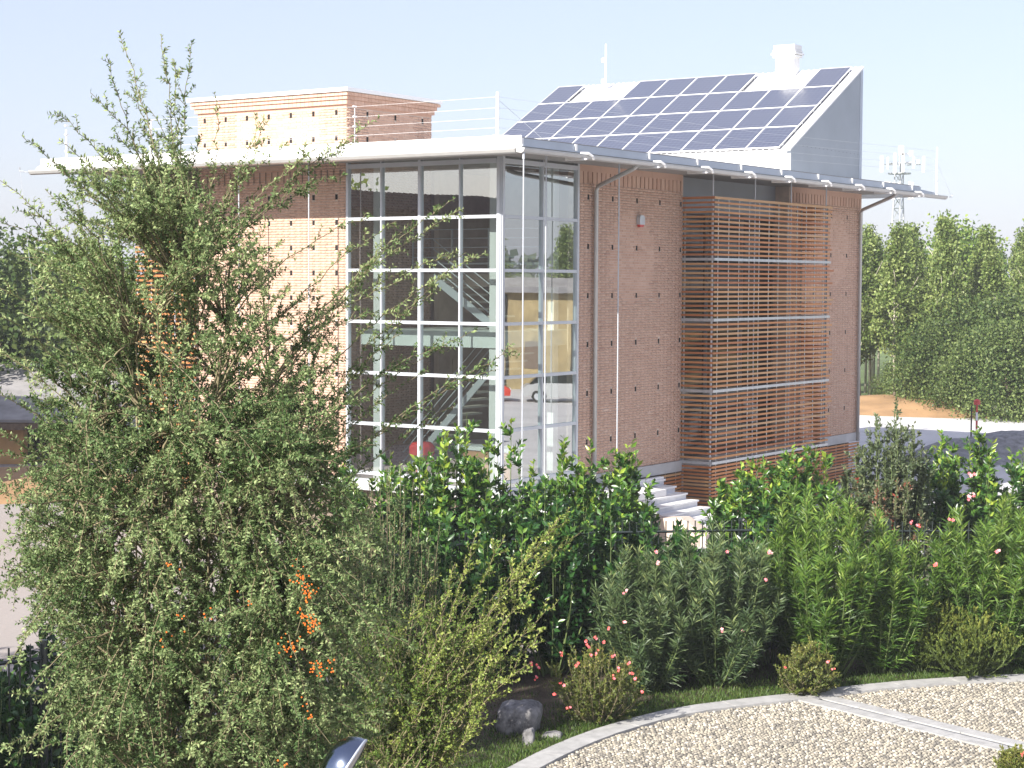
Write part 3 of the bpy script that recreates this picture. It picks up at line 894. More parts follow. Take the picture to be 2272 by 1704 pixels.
# --- roof house carrying the solar panels
RH = empty('roof_house', (0, 0, 0), 0, LB); RH['label'] = 'white metal plant house with a tilted roof'
bF, zF, bR, zR, aL = 14.574, Z(3.883), 19.549, Z(6.659), 11.2
zb = Z(3.03)
for a in (0, aL - .12):
    mb = MB(); mb.prism([(bF, a, zb), (bR, a, zb), (bR, a, zR), (bF, a, zF)], (0, .12, 0)); mb.build('gable_wall', M['gable'], RH)
mb = MB(); mb.box(bF, bF + .1, .12, aL - .12, zb, zF - .03); mb.build('front_wall', M['white'], RH)
mb = MB()
for a in np.arange(.3, 11.0, .16): mb.box(bF - .015, bF, a, a + .07, zF - .32, zF - .05)
mb.build('ribbed_strip', M['white'], RH)
mb = MB(); mb.box(bR - .1, bR, .12, aL - .12, zb, zR - .05); mb.build('back_wall', M['gable'], RH)
sv = np.array([bR - bF, 0, zR - zF]); sL = np.linalg.norm(sv); sv /= sL
nv = np.array([-sv[2], 0, sv[0]])
P0 = np.array([bF, 0, zF])
def RP(s, a, h): return P0 + sv * s + np.array([0, a, 0]) + nv * h
mb = MB()
mb.prism([RP(-.12, -.03, 0), RP(sL + .05, -.03, 0), RP(sL + .05, aL + .03, 0), RP(-.12, aL + .03, 0)], nv * .05)
for a in np.arange(.0, aL, .2):
    mb.prism([RP(-.12, a, .05), RP(sL + .05, a, .05), RP(sL + .05, a + .05, .05), RP(-.12, a + .05, .05)], nv * .025)
mb.build('roof_sheet', M['white'], RH)
mb = MB()
for b in np.arange(14.8, 19.4, .28):
    for z in (3.25, 4.0): mb.box(b, b + .02, -.008, 0, Z(z), Z(z) + .02)
mb.build('rivet_row', M['darkmetal'], RH)
mb = MB(); mb.box(bR - .16, bR + .02, -.012, 0, zb, zR - .05); mb.build('corner_trim', M['roofmetal_shade'], RH)
ch = MB()
cb = P0 + sv * 5.2
ch.box(cb[0] - .02, cb[0] + .40, 2.13, 2.76, cb[2] - .25, cb[2] + .95)
for z, p in ((.72, .07), (.80, .11), (.88, .07)): ch.box(cb[0] - .02 - p, cb[0] + .40 + p, 2.13 - p, 2.76 + p, cb[2] + z, cb[2] + z + .06)
ch.box(cb[0] - .07, cb[0] + .45, 2.08, 2.81, cb[2] + .95, cb[2] + 1.10)
ch.build('chimney', M['white'], RH)

# 36 solar panels, each a thing of its own
locm = Matrix.Translation(Vector(OB)) @ Matrix.Rotation(math.pi / 2 - TH, 4, 'Z')
pw, pl = 1.066, 1.42
mb = MB(); mb.box(0, pl, 0, pw, .0, .03); mb.box(0.03, pl - .03, .03, pw - .03, .03, .0305)
mfr = MB()
for x0, x1, y0, y1 in ((0, pl, 0, .016), (0, pl, pw - .016, pw), (0, .016, .016, pw - .016), (pl - .016, pl, .016, pw - .016)): mfr.box(x0, x1, y0, y1, 0, .04)
FRAME = mfr.mesh('panel_frame', M['white'])
mc = MB(); mc.box(.016, pl - .016, .016, pw - .016, .005, .033); CELL = mc.mesh('cell_sheet', M['cell'])
mr = MB(); mr.box(.25, .29, .0, pw, -.06, -.001); mr.box(pl - .29, pl - .25, 0, pw, -.06, -.001); RAILM = mr.mesh('mounting_rail', M['steel'])
ords = ['first', 'second', 'third', 'fourth', 'fifth', 'sixth', 'seventh', 'eighth', 'ninth', 'tenth']
rown = ['lowest', 'second lowest', 'third', 'top']
rotm = Matrix(((sv[0], 0, nv[0]), (0, 1, 0), (sv[2], 0, nv[2]))).to_4x4()
for row in range(4):
    for c in range(10):
        if row == 3 and c in (1, 2, 7, 8): continue
        a = .24 + (9 - c) * 1.085
        p = RP(-.25 + row * 1.44 + .02, a, .14)
        e = empty('solar_panel')
        e.matrix_world = locm @ Matrix.Translation(Vector(p)) @ rotm
        if row == 3 and c == 0: lab = 'blue solar panel alone at the left end of the top row, left of the antenna'
        elif row == 3 and c == 9: lab = 'blue solar panel alone at the right end of the top row, right of the chimney'
        elif row == 3: lab = f'blue solar panel in the top row between antenna and chimney, {ords[c - 3]} of the four'
        else: lab = f'blue solar panel in the {rown[row]} row of the tilted roof, {ords[c]} from the left'
        tag(e, lab, 'solar panel', 'solar panels on the tilted roof')
        link('panel_frame', FRAME, e); link('cell_sheet', CELL, e); link('mounting_rail', RAILM, e)

def local_thing(name, label, cat, group=None):
    e = empty(name); e.matrix_world = locm
    return tag(e, label, cat, group)
# antenna on the ridge
an = local_thing('roof_antenna', 'thin white antenna pole standing on the ridge left of the chimney', 'antenna')
ab = RP(5.16, 9.03, .07)
mb = MB(); mb.tube([ab, ab + np.array([0, 0, 1.55])], .028, 8); mb.build('pole', M['white'], an)
mb = MB(); mb.tube([ab + np.array([-.5, .25, -.28]), ab + np.array([0, 0, .02]), ab + np.array([.42, -.42, .24])], .02, 6); mb.build('foot_brace', M['steel'], an)
for z in (.25, .95):
    mb = MB(); mb.box(ab[0] - .06, ab[0] + .02, ab[1] + .0, ab[1] + .14, ab[2] + z, ab[2] + z + .13); mb.build('junction_box', M['white'], an)
# wire fence on the roof edges
wf = local_thing('wire_fence', 'thin white posts with horizontal wires round the edge of the flat roof', 'wire fence')
posts = [(-1.6, -1.015, 3.075, 4.0), (-1.6, 2.878, 3.075, 3.86), (-1.6, 9.285, 3.075, 3.92), (-1.6, 12.3, 3.075, 3.8), (21.45, -1.72, 2.80, 4.3)]
for b, a, z0, z1 in posts:
    mb = MB(); mb.tube([(b, a, Z(z0)), (b, a, Z(z1))], (.034 if a == -1.015 else .024) if a != 2.878 else .010, 8)
    mb.box(b - .08, b + .08, a - .08, a + .08, Z(z0), Z(z0) + .02)
    mb.build('post', M['white'], wf)
    mb = MB()
    for z in (3.257, 3.455, 3.673, 3.9): mb.tube([(b - .05, a, Z(z)), (b + .05, a, Z(z))], .022, 6)
    mb.build('insulator', M['white'], wf)
for z in (3.257, 3.455, 3.673, 3.9):
    mb = MB(); mb.tube([(-1.6, -1.015, Z(z)), (-1.6, 2.9, Z(z) - .01), (-1.6, 9.285, Z(z))], .003, 4); mb.build('wire', M['white'], wf)
    mb = MB(); mb.tube([(-1.6, -1.015, Z(z)), (10, -1.37, Z(z) + .05), (21.45, -1.72, Z(z) + .28)], .003, 4); mb.build('wire', M['steel'], wf)
mb = MB(); mb.tube([(-1.6, -1.015, Z(3.85)), (-.2, -1.3, Z(3.05))], .006, 4); mb.tube([(21.45, -1.72, Z(3.85)), (22.2, -1.9, Z(2.85))], .006, 4); mb.build('guy_wire', M['steel'], wf)
mb = MB(); mb.tube([(21.9, -1.95, Z(2.76)), (22.2, -1.95, Z(2.78)), (22.2, -1.95, Z(2.87))], .02, 6); mb.build('spigot', M['steel'], wf)
mb = MB(); mb.tube([(-1.9, 13.55, Z(2.77)), (-1.9, 13.72, Z(2.78)), (-1.9, 13.72, Z(2.88))], .018, 6); mb.tube([(-1.9, 13.4, Z(2.74)), (-1.9, 13.6, Z(2.77))], .012, 6); mb.build('spigot', M['steel'], wf)
mb = MB(); mb.tube([(-1.9, 13.70, Z(2.77)), (-1.9, 13.5, Z(1.2)), (-1.9, 13.2, Z(-.5))], .006, 4); mb.build('rain_chain', M['steel'], wf)
# alarm siren
sn_ = local_thing('alarm_siren', 'grey alarm siren with red lower light fixed high on the shaded brick wall', 'siren')
mb = MB(); mb.prism([(5.87, -.015, Z(1.45)), (6.11, -.015, Z(1.45)), (6.11, -.015, Z(1.64)), (6.05, -.015, Z(1.68)), (5.93, -.015, Z(1.68)), (5.87, -.015, Z(1.64))], (0, -.10, 0)); mb.build('casing', M['siren'], sn_)
mb = MB(); mb.prism([(5.88, -.02, Z(1.45)), (6.10, -.02, Z(1.45)), (6.06, -.02, Z(1.39)), (5.92, -.02, Z(1.39))], (0, -.08, 0)); mb.build('light', M['sirenred'], sn_)
# entrance steps
es = local_thing('entrance_steps', 'pale stone steps going down beside the timber screen', 'steps')
for k in range(8):
    z = Z(-4.99 - .155 * k); a = -.24 - .325 * k
    mb = MB(); mb.box(4.75, 7.0, a - .03, a + (.33 if k else 0.2), z - .04, z); mb.build('tread', M['white'], es)
    mb = MB(); mb.box(4.8, 6.96, a, a + .33 if k else -.02, max(0.0, z - .16) if k < 7 else 0, z - .0405); mb.build('riser', M['marble'], es)
mb = MB(); mb.box(0.0, 7.0, -.22, -.09, Z(-5.1), Z(-4.93)); mb.box(0.3, 4.7, -1.6, -.22, Z(-5.1), Z(-4.95)); mb.build('landing', M['white'], es)
mb = MB()
pr = [(-.2, 0), (-2.9, 0), (-2.9, .3)] + [(-1.4 + .28 * math.cos(t) * 1.0 - .55, Z(-5.55) + .0 + .28 * math.sin(t)) for t in np.linspace(math.pi, 0, 1)] + [(-1.5, Z(-5.62)), (-1.3, Z(-5.52)), (-1.05, Z(-5.48)), (-.75, Z(-5.50)), (-.2, Z(-5.2))]
mb.prism([(4.3, a, z) for a, z in pr], (.42, 0, 0)); mb.build('side_wall', M['beige'], es)

# ------------------------------------------------------------------ planting
class Leaves:
    def __init__(self): self.a = []
    def add(self, P, D, N, L, W, T):
        n = len(P)
        f = lambda x: np.broadcast_to(np.asarray(x, float), (n,)).copy()
        self.a.append((P, D, N, f(L), f(W), f(T)))
    def cat(self):
        return [np.concatenate([x[i] for x in self.a]) for i in range(6)]

QUAD = np.array([(0, 1, 2, 3)])
SIX = np.array([(0, 1, 4), (1, 2, 4), (0, 4, 3), (4, 2, 3)])
def leaf_geo(P, D, N, L, W, T, six):
    D = nrm(D); S = nrm(np.cross(D, N)); N = np.cross(S, D)
    n = len(P); Lc, Wc = L[:, None], W[:, None]
    k = 5 if six else 4
    V = np.zeros((n, k, 3))
    V[:, 0] = P
    V[:, 1] = P + D * Lc * .45 + S * Wc * .5 + N * Wc * .16
    V[:, 2] = P + D * Lc - N * Lc * .10
    V[:, 3] = P + D * Lc * .45 - S * Wc * .5 + N * Wc * .16
    if six: V[:, 4] = P + D * Lc * .5 - N * Wc * .04
    base = SIX if six else QUAD
    F = (base[None] + (np.arange(n) * k)[:, None, None]).reshape(-1, base.shape[1])
    return V.reshape(-1, 3), F, np.repeat(T, k)

EYE = np.array([0, 0, H0])
def leaves_build(lv, parent, mat, n_ind, six, name='foliage', w_over_l=None):
    """the biggest looking leaves as parts of their own, the rest joined"""
    P, D, N, L, W, T = lv.cat()
    P = P - np.array(parent.location)
    if n_ind:
        mid = P + D * L[:, None] * .5 + np.array(parent.location)
        dist = np.linalg.norm(mid - EYE, axis=1)
        facing = np.abs((nrm(np.cross(np.cross(D, N), D)) * nrm(mid - EYE)).sum(1))
        score = L * (.4 + facing) / dist * (1 + .5 * (dist < np.quantile(dist, .25)))
        idx = np.argsort(-score)[:n_ind]
        rat = float(np.mean(W / L))
        prot = []
        for t in (.1, .3, .5, .7, .9):
            z = np.array([[0, 0, 0.]]); x = np.array([[1., 0, 0]]); y = np.array([[0, 0, 1.]])
            V, F, TT = leaf_geo(z, x, y, np.array([1.]), np.array([rat]), np.array([t]), six)
            prot.append(np_mesh('leaf', V, F, mat, TT))
        Dn = nrm(D); S = nrm(np.cross(Dn, N)); Nn = np.cross(S, Dn)
        for i in idx:
            o = link('leaf', prot[min(4, int(T[i] * 5))], parent)
            d, s, q, l = Dn[i], S[i], Nn[i], L[i]
            o.matrix_local = Matrix(((d[0] * l, -s[0] * l, q[0] * l, P[i, 0]), (d[1] * l, -s[1] * l, q[1] * l, P[i, 1]), (d[2] * l, -s[2] * l, q[2] * l, P[i, 2]), (0, 0, 0, 1)))
        keep = np.ones(len(P), bool); keep[idx] = False
        P, D, N, L, W, T = [x[keep] for x in (P, D, N, L, W, T)]
    V, F, TT = leaf_geo(P, D, N, L, W, T, six)
    return link(name, np_mesh(name, V, F, mat, TT), parent, 'stuff')

def twigs_mesh(paths, parent, mat, name='branches', n=3):
    """paths: list of (points (k,3), r0, r1)"""
    off = np.array(parent.location)
    VS, FS, base = [], [], 0
    for pts, r0, r1 in paths:
        k = len(pts); pts = pts - off
        t = nrm(np.gradient(pts, axis=0))
        s = nrm(np.cross(t, np.array([.31, .17, .93]))); u = np.cross(s, t)
        r = np.linspace(r0, r1, k)[:, None]
        ring = np.stack([pts + (s * math.cos(w) + u * math.sin(w)) * r for w in np.arange(n) / n * 2 * math.pi], 1)
        VS.append(ring.reshape(-1, 3))
        i = np.arange(k - 1)[:, None] * n; j = np.arange(n)[None]; j2 = (j + 1) % n
        FS.append(np.stack([i + j, i + j2, i + n + j2, i + n + j], -1).reshape(-1, 4) + base)
        base += k * n
    return link(name, np_mesh(name, np.concatenate(VS), np.concatenate(FS), mat, smooth=True), parent)

def bez(a, b, bow, k):
    t = np.linspace(0, 1, k)[:, None]
    m = (a + b) / 2 + bow
    return a * (1 - t) ** 2 + m * 2 * t * (1 - t) + b * t ** 2

def rand_perp(r, d, n):
    v = r.normal(size=(n, 3))
    v = v - d * (v @ d)[:, None] if d.ndim == 1 else v - d * (v * d).sum(1)[:, None]
    return nrm(v)

def leafy(r, lv, path, nl, L, W, T, spread=.8, up=.25, start=.1, jitter=.0):
    """nl leaves spaced along a twig path"""
    k = len(path)
    t = np.sort(r.uniform(start, 1, nl)) * (k - 1)
    i = np.clip(t.astype(int), 0, k - 2); f = (t - i)[:, None]
    P = path[i] * (1 - f) + path[i + 1] * f
    d = nrm(path[i + 1] - path[i])
    q = rand_perp(r, d, nl)
    D = nrm(d * (1 - spread * .55) + q * spread + np.array([0, 0, up]))
    N = nrm(rand_perp(r, D, nl) * .7 + np.array([0, 0, .9]) + np.array(-0.35 * np.array([0, 1, 0])))
    tip = (t / (k - 1))
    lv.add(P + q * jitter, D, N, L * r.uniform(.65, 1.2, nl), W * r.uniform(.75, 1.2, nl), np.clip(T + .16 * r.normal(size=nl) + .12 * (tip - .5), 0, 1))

def shrub_thing(name, label, cat, base, group=None):
    e = empty(name, tuple(base)); return tag(e, label, cat, group)

# ---- the big firethorn in front of everything on the left
def firethorn():
    K = 0.78                                      # it stands about 11 m from the window
    def spot(px, py, d): return at(px, py, d * K)
    r = np.random.default_rng(5)
    base = spot(430, 1700, 14.4); base[2] = 0.0
    sh_ = shrub_thing('firethorn_shrub', 'huge grey green firethorn shrub with long arching shoots and orange berries', 'shrub', base)
    lv, paths = Leaves(), []
    # stems
    trunks = []
    for px, py, d in ((300, 760, 14.2), (400, 640, 14.6), (500, 720, 14.9), (380, 960, 13.9), (600, 860, 14.6), (230, 940, 14.4), (340, 850, 15.0), (470, 900, 14.0), (180, 1050, 14.2), (660, 1000, 14.5), (300, 1150, 13.6), (560, 1120, 13.7)):
        top = spot(px, py, d)
        p = bez(base + r.normal(0, .06, 3) * np.array([1, 1, 0]), top, np.array([r.normal(0, .15), r.normal(0, .1), .2]), 14)
        trunks.append(p); paths.append((p, 0.026, .006))
    T = np.concatenate(trunks)
    def limb(px, py, d, drop=None, sparse=False, side=1.0, lenf=1.0, tone=.5):
        tip = spot(px, py, d); tone = tone + r.normal(0, .11)
        # a starting place on a stem: below the tip for rising shoots, level or above for arching ones
        hz = np.hypot(T[:, 0] - tip[0], T[:, 1] - tip[1])
        want = tip[2] - .55 * hz - .27 if drop is None else tip[2] + drop * K
        cost = np.abs(T[:, 2] - want) + .55 * hz + r.uniform(0, .45, len(T))
        a = T[np.argmin(cost)]
        bow = np.array([r.normal(0, .10), r.normal(0, .08), .10 + .10 * np.linalg.norm((tip - a)[:2])]) * (1.0 if drop is None else 1.4)
        ln = np.linalg.norm(tip - a)
        k = max(6, int(ln / .07))
        p = bez(a, tip, bow, k)
        p[1:-1] += r.normal(0, .008, (k - 2, 3))
        paths.append((p, .009 if not sparse else .0055, .002))
        leafy(r, lv, p[k // 3:] if not sparse else p[k // 5:], int(ln * (60 if sparse else 110)), .033, .0125, tone, .8, .2, 0.0)
        if sparse:
            nt, lo, hi = int(ln * 11.5 * side), .05, .16
        else:
            nt, lo, hi = int(ln * 6.4 * side), .17, .48
        for t in r.uniform(.22, .97, nt):
            i = min(int(t * (k - 1)), k - 2)
            d0 = nrm(p[i + 1] - p[i])
            q = rand_perp(r, d0, 1)[0]
            tl = r.uniform(lo, hi) * (1.15 - .5 * t) * lenf
            dd = nrm(d0 * .95 + q * .75 + np.array([0, 0, .05]))
            kk = 5 if sparse else 6
            tp = bez(p[i], p[i] + dd * tl, np.array([0, 0, .10 * tl]) + q * tl * .1, kk)
            paths.append((tp, .0028, .0010))
            tn = tone + r.normal(0, .06)
            leafy(r, lv, tp, max(5, int(tl * 160)), .029, .0115, tn, .95, .15, 0.02)
            if not sparse:                        # short spurs give each spray its width
                for u in r.uniform(.05, .95, int(tl * 20.5)):
                    j = min(int(u * (kk - 1)), kk - 2); e0 = nrm(tp[j + 1] - tp[j]); w = rand_perp(r, e0, 1)[0]
                    sp_ = bez(tp[j], tp[j] + nrm(e0 * .6 + w) * r.uniform(.024, .066), w * 0, 3)
                    leafy(r, lv, sp_, int(r.integers(5, 10)), .027, .0112, tn, .9, .2, .1)
    # long shoots that stand out against the sky and the glass
    for px, py, d in ((265, 70, 14.6), (235, 125, 14.4), (358, 75, 14.7), (425, 92, 14.5), (385, 130, 14.5), (120, 245, 14.2), (48, 300, 14.0), (200, 205, 14.3), (130, 310, 14.2), (475, 205, 14.8), (330, 240, 14.4), (290, 180, 14.6), (255, 290, 14.3), (215, 330, 14.2), (180, 345, 14.2), (300, 330, 14.4), (400, 250, 14.7), (440, 300, 14.6),
                      (585, 255, 15.0), (590, 275, 15.0), (640, 315, 15.0), (700, 330, 15.0), (760, 330, 15.1), (842, 262, 15.2), (700, 410, 15.1), (770, 385, 15.0), (620, 400, 14.9), (550, 380, 14.8),
                      (1010, 440, 15.3), (1030, 462, 15.3), (1078, 562, 15.2), (1035, 560, 15.3), (880, 490, 15.0), (905, 500, 15.1), (820, 480, 15.0), (960, 650, 15.1), (980, 610, 15.2), (900, 620, 15.0), (850, 560, 15.0),
                      (0, 400, 14.0), (-20, 480, 13.9), (60, 470, 14.1), (20, 560, 14.0), (-40, 620, 13.8), (100, 420, 14.2), (0, 700, 13.8), (-30, 760, 13.8), (-20, 870, 13.7), (0, 960, 13.7), (-30, 1060, 13.7), (10, 1180, 13.7), (-20, 1250, 13.6)):
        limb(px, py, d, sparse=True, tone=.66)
    for px, py, d in ((1150, 775, 15.2), (1060, 730, 15.2), (1000, 760, 15.0), (1100, 820, 15.1), (950, 820, 15.0), (890, 740, 14.9), (1010, 900, 15.0), (920, 920, 14.9), (840, 690, 14.9), (860, 830, 14.8)):
        limb(px, py, d, sparse=True, tone=.5)
    # body, built from limbs whose tips fill its outline
    ys = np.array([330, 400, 500, 600, 700, 800, 900, 1000, 1100, 1200, 1300, 1400, 1500, 1600, 1700, 1800])
    xl = np.array([210, 130, 60, 30, 30, 30, 60, 70, 60, 20, 0, 20, 120, 130, 120, 120])
    xr = np.array([430, 470, 560, 650, 730, 770, 770, 790, 800, 830, 830, 840, 840, 840, 800, 780])
    n = 0
    while n < 560:
        py = r.uniform(330, 1790)
        px = r.uniform(np.interp(py, ys, xl), np.interp(py, ys, xr))
        keep = 1.0
        if 450 < py < 930 and 430 < px < 760: keep = .55
        if py < 760: keep = min(keep, .5 if py < 560 else .75)
        if px < 170 and 480 < py < 1200: keep = .8
        if py > 1000: keep = 1.0
        if r.random() > keep: continue
        d = 14.4 + (r.uniform(-1.4, 1.2) if py > 900 else r.uniform(-.9, 1.0))
        low = py > 1000
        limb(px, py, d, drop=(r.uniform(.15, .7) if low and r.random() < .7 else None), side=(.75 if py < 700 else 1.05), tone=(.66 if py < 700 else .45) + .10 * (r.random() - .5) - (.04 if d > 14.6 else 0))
        n += 1
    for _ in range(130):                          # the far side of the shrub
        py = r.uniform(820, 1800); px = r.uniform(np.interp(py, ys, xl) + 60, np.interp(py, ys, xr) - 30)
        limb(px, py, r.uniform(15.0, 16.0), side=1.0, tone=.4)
    for _ in range(70):                           # arching sprays on the near side
        py = r.uniform(1050, 1720); px = r.uniform(np.interp(py, ys, xl) + 40, np.interp(py, ys, xr) + 20)
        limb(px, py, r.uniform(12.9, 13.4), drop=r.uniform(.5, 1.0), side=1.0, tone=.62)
    # drooping sprays along the lower right and left
    for px, py, d in ((860, 1600, 13.7), (800, 1640, 13.5), (770, 1560, 13.6), (700, 1670, 13.4), (640, 1700, 13.3), (560, 1690, 13.2), (830, 1480, 13.8), (850, 1400, 13.9), (780, 1330, 13.9), (870, 1290, 14.1), (500, 1640, 13.2), (440, 1700, 13.2), (0, 1490, 13.4), (60, 1530, 13.3), (40, 1420, 13.5), (-10, 1340, 13.6), (60, 1670, 13.2), (100, 1560, 13.3), (10, 1700, 13.1), (590, 1500, 13.3), (660, 1440, 13.4)):
        limb(px, py, d, drop=.55, side=1.1, tone=.62)
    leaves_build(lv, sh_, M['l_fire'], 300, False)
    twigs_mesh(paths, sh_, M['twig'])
    # orange berries
    ico = MB(); ico.lathe([(0, -1), (.75, -.6), (1, 0), (.75, .6), (0, 1)], 6)
    for px, py, d, nb in ((683, 1310, 13.35, 26), (668, 1285, 13.4, 14), (690, 1385, 13.3, 30), (672, 1360, 13.35, 16), (655, 1438, 13.3, 14), (632, 1430, 13.3, 10), (700, 1482, 13.2, 18), (725, 1480, 13.2, 12), (665, 1265, 13.4, 8), (680, 1575, 13.1, 8), (375, 1250, 13.3, 5), (405, 1368, 13.2, 5), (365, 1430, 13.2, 5), (545, 1320, 13.3, 4), (460, 1360, 13.2, 4), (630, 1700, 13.0, 7)):
        c = spot(px, py, d - .55) - base
        mbb = MB()
        for _ in range(nb):
            p = c + r.normal(0, .025, 3); q = .0055 * r.uniform(.8, 1.2)
            mbb.add([np.array(v) * q + p for v in ico.v], ico.f)
        tag(mbb.build('berry_cluster', M['berry'], sh_), kind='stuff')
firethorn()

# ---- a generic upright shrub: stems, whorls of leaves
def shrub(name, label, cat, x, y, h, rad, mat, leafL, leafW, nst, per, seed, group=None, n_ind=300, six=True, tone=.45, toptone=.25, lean=.25, dens=1.0, stemmat='greenstem', low=.12, twig=.32, ntw=9, whorl=False, up=.25, spread=.8, hvar=.35, flat=1.0):
    r = np.random.default_rng(seed)
    e = shrub_thing(name, label, cat, (x, y, 0.01), group)
    per = int(per * dens)
    base = np.array([x, y, 0.01])
    lv, paths = Leaves(), []; twn = 0
    for s in range(nst):
        ang = r.uniform(0, 2 * math.pi); rr = rad * math.sqrt(r.uniform(0, 1))
        off = np.array([math.cos(ang) * rr, math.sin(ang) * rr * flat, 0])
        hh = h * (1 - hvar * r.uniform(0, 1) ** 1.3) * (1 - .38 * (rr / rad) ** 2)
        p = bez(base + off * .35 * r.uniform(.6, 1), base + off * (1 + lean * .2) + np.array([0, 0, hh]), off * .35 + r.normal(0, .03, 3), 12)
        paths.append((p[[0, 3, 6, 9, 11]], .014 * h / 2.5, .004))
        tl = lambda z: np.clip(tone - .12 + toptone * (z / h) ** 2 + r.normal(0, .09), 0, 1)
        if whorl:
            leafy(r, lv, p[2:], int(per * .5), leafL, leafW, tl(hh * .7), 1.0, .3, 0)
            leafy(r, lv, p[-4:], int(per * .22), leafL * .95, leafW, tl(hh) + .1, .8, .45, 0)
        else:
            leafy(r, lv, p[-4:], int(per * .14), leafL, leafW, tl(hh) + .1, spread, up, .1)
        for _ in range(ntw):
            t = r.uniform(low, .97); i = min(int(t * 11), 10)
            d0 = nrm(p[i + 1] - p[i]); q = rand_perp(r, d0, 1)[0]
            ln = twig * r.uniform(.5, 1.3) * (1.1 - .4 * t)
            dd = nrm(d0 * (.8 if not whorl else 1.1) + q * .8 + np.array([0, 0, .2 if not whorl else .5]))
            tp = bez(p[i], p[i] + dd * ln, np.array([0, 0, -.05 * ln]), 4)
            if (twn := twn + 1) % (2 if six else 1) == 0: paths.append((tp[::3] if six else tp, .005, .002))
            z = tp[-1][2]
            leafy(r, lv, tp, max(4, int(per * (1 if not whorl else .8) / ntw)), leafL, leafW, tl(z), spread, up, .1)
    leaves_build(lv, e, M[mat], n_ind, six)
    twigs_mesh(paths, e, M[stemmat], 'stems')
    return e

def flower(parent, p, size, mat, seed, n=5):
    r = np.random.default_rng(seed)
    mb = MB(); c = np.array(p)
    f = nrm(np.array([r.normal(0, .4), -1, .6 + r.normal(0, .3)])); s = nrm(np.cross(f, [0, 0, 1.])); u = np.cross(s, f)
    for k in range(n):
        w = 2 * math.pi * k / n + r.uniform(0, .4)
        d = s * math.cos(w) + u * math.sin(w); q = np.cross(f, d)
        mb.add([c, c + d * size * .6 + q * size * .35 + f * size * .2, c + d * size + f * size * .1, c + d * size * .6 - q * size * .35 + f * size * .2], [(0, 1, 2), (0, 2, 3)])
    return mb.build('flower', M[mat], parent)
def flowers(e, pts, size, mats, seed, cl=1):
    r = np.random.default_rng(seed); loc = np.array(e.location)
    for i, (px, py, d) in enumerate(pts):
        for k in range(cl):
            flower(e, at(px, py, d) - loc + r.normal(0, size * .55, 3) * (cl > 1), size * r.uniform(.6, 1.05), mats[(i + k) % len(mats)], seed * 97 + i * 7 + k)

# laurels behind the fence
LAU = [(800, 30.0, 2.55, .75, 'bushy cherry laurel half hidden behind the firethorn, left end of the hedge'),
       (905, 30.3, 2.85, .75, 'glossy cherry laurel in front of the wide lower window panes'),
       (1010, 30.4, 3.1, .75, 'glossy cherry laurel below the inner white column of the glass corner'),
       (1125, 30.5, 3.2, .8, 'glossy cherry laurel in front of the glass corner post'),
       (1230, 30.6, 3.25, .75, 'glossy cherry laurel with yellow young leaves below the narrow glass side'),
       (1325, 30.7, 3.35, .7, 'tall cherry laurel reaching up in front of the left downpipe'),
       (1385, 30.8, 3.15, .5, 'cherry laurel just left of the stone steps'),
       (1650, 31.5, 2.75, .6, 'cherry laurel right of the stone steps, before the timber screen'),
       (1725, 32.0, 3.0, .7, 'cherry laurel before the lower right part of the timber screen'),
       (1790, 32.4, 3.05, .75, 'cherry laurel left of the red tipped shrub'),
       (2050, 33.5, 3.2, .8, 'cherry laurel right of the red tipped shrub'),
       (2150, 34.0, 3.3, .8, 'cherry laurel with tall light shoot below the striped marker pole'),
       (2250, 34.5, 3.2, .85, 'cherry laurel at the right edge of the picture'),
       (2370, 35.0, 3.2, .85, 'cherry laurel just beyond the right edge of the picture'),
       (2490, 35.5, 3.2, .85, 'last cherry laurel of the hedge, beyond the right picture edge')]
for i, (px, d, h, rad, lab) in enumerate(LAU):
    h += .36 + (.55 if px < 1050 else .3 if px < 1150 else 0); rad *= 1.15; d += .7
    g0 = at(px, 1000, d)
    shrub('laurel_bush', lab, 'shrub', g0[0], g0[1], h, rad, 'l_laurel', .14, .060, 32, 150, 100 + i, 'cherry laurels along the fence', tone=.42, toptone=.30, twig=.36, ntw=9, low=.2)
# dark laurel hedge on the far side of the fence, lower left
for i, (px, py, d, h) in enumerate([(60, 1500, 20.2, 2.3), (-60, 1500, 19.4, 2.2), (170, 1500, 21.0, 2.4), (300, 1500, 22.0, 2.5)]):
    g0 = at(px, py, d)
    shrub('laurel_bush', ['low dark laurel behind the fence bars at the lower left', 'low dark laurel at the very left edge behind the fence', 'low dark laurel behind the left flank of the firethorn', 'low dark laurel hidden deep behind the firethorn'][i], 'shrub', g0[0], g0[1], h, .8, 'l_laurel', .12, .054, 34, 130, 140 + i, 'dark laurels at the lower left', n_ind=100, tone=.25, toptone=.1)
# filler laurels between (shade under the crowns put into a darker leaf tone)
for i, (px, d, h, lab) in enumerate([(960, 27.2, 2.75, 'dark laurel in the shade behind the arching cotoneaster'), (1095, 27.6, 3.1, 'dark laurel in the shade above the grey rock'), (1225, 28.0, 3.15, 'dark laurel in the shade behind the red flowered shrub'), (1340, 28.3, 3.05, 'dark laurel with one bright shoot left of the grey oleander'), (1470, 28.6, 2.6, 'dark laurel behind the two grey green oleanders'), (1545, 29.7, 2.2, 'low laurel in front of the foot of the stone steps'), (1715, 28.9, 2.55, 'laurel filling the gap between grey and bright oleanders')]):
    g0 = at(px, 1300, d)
    shrub('laurel_bush', lab, 'shrub', g0[0], g0[1], h, .85, 'l_laurel', .14, .062, 36, 140, 160 + i, 'shaded laurels inside the garden', tone=.28, toptone=.16)

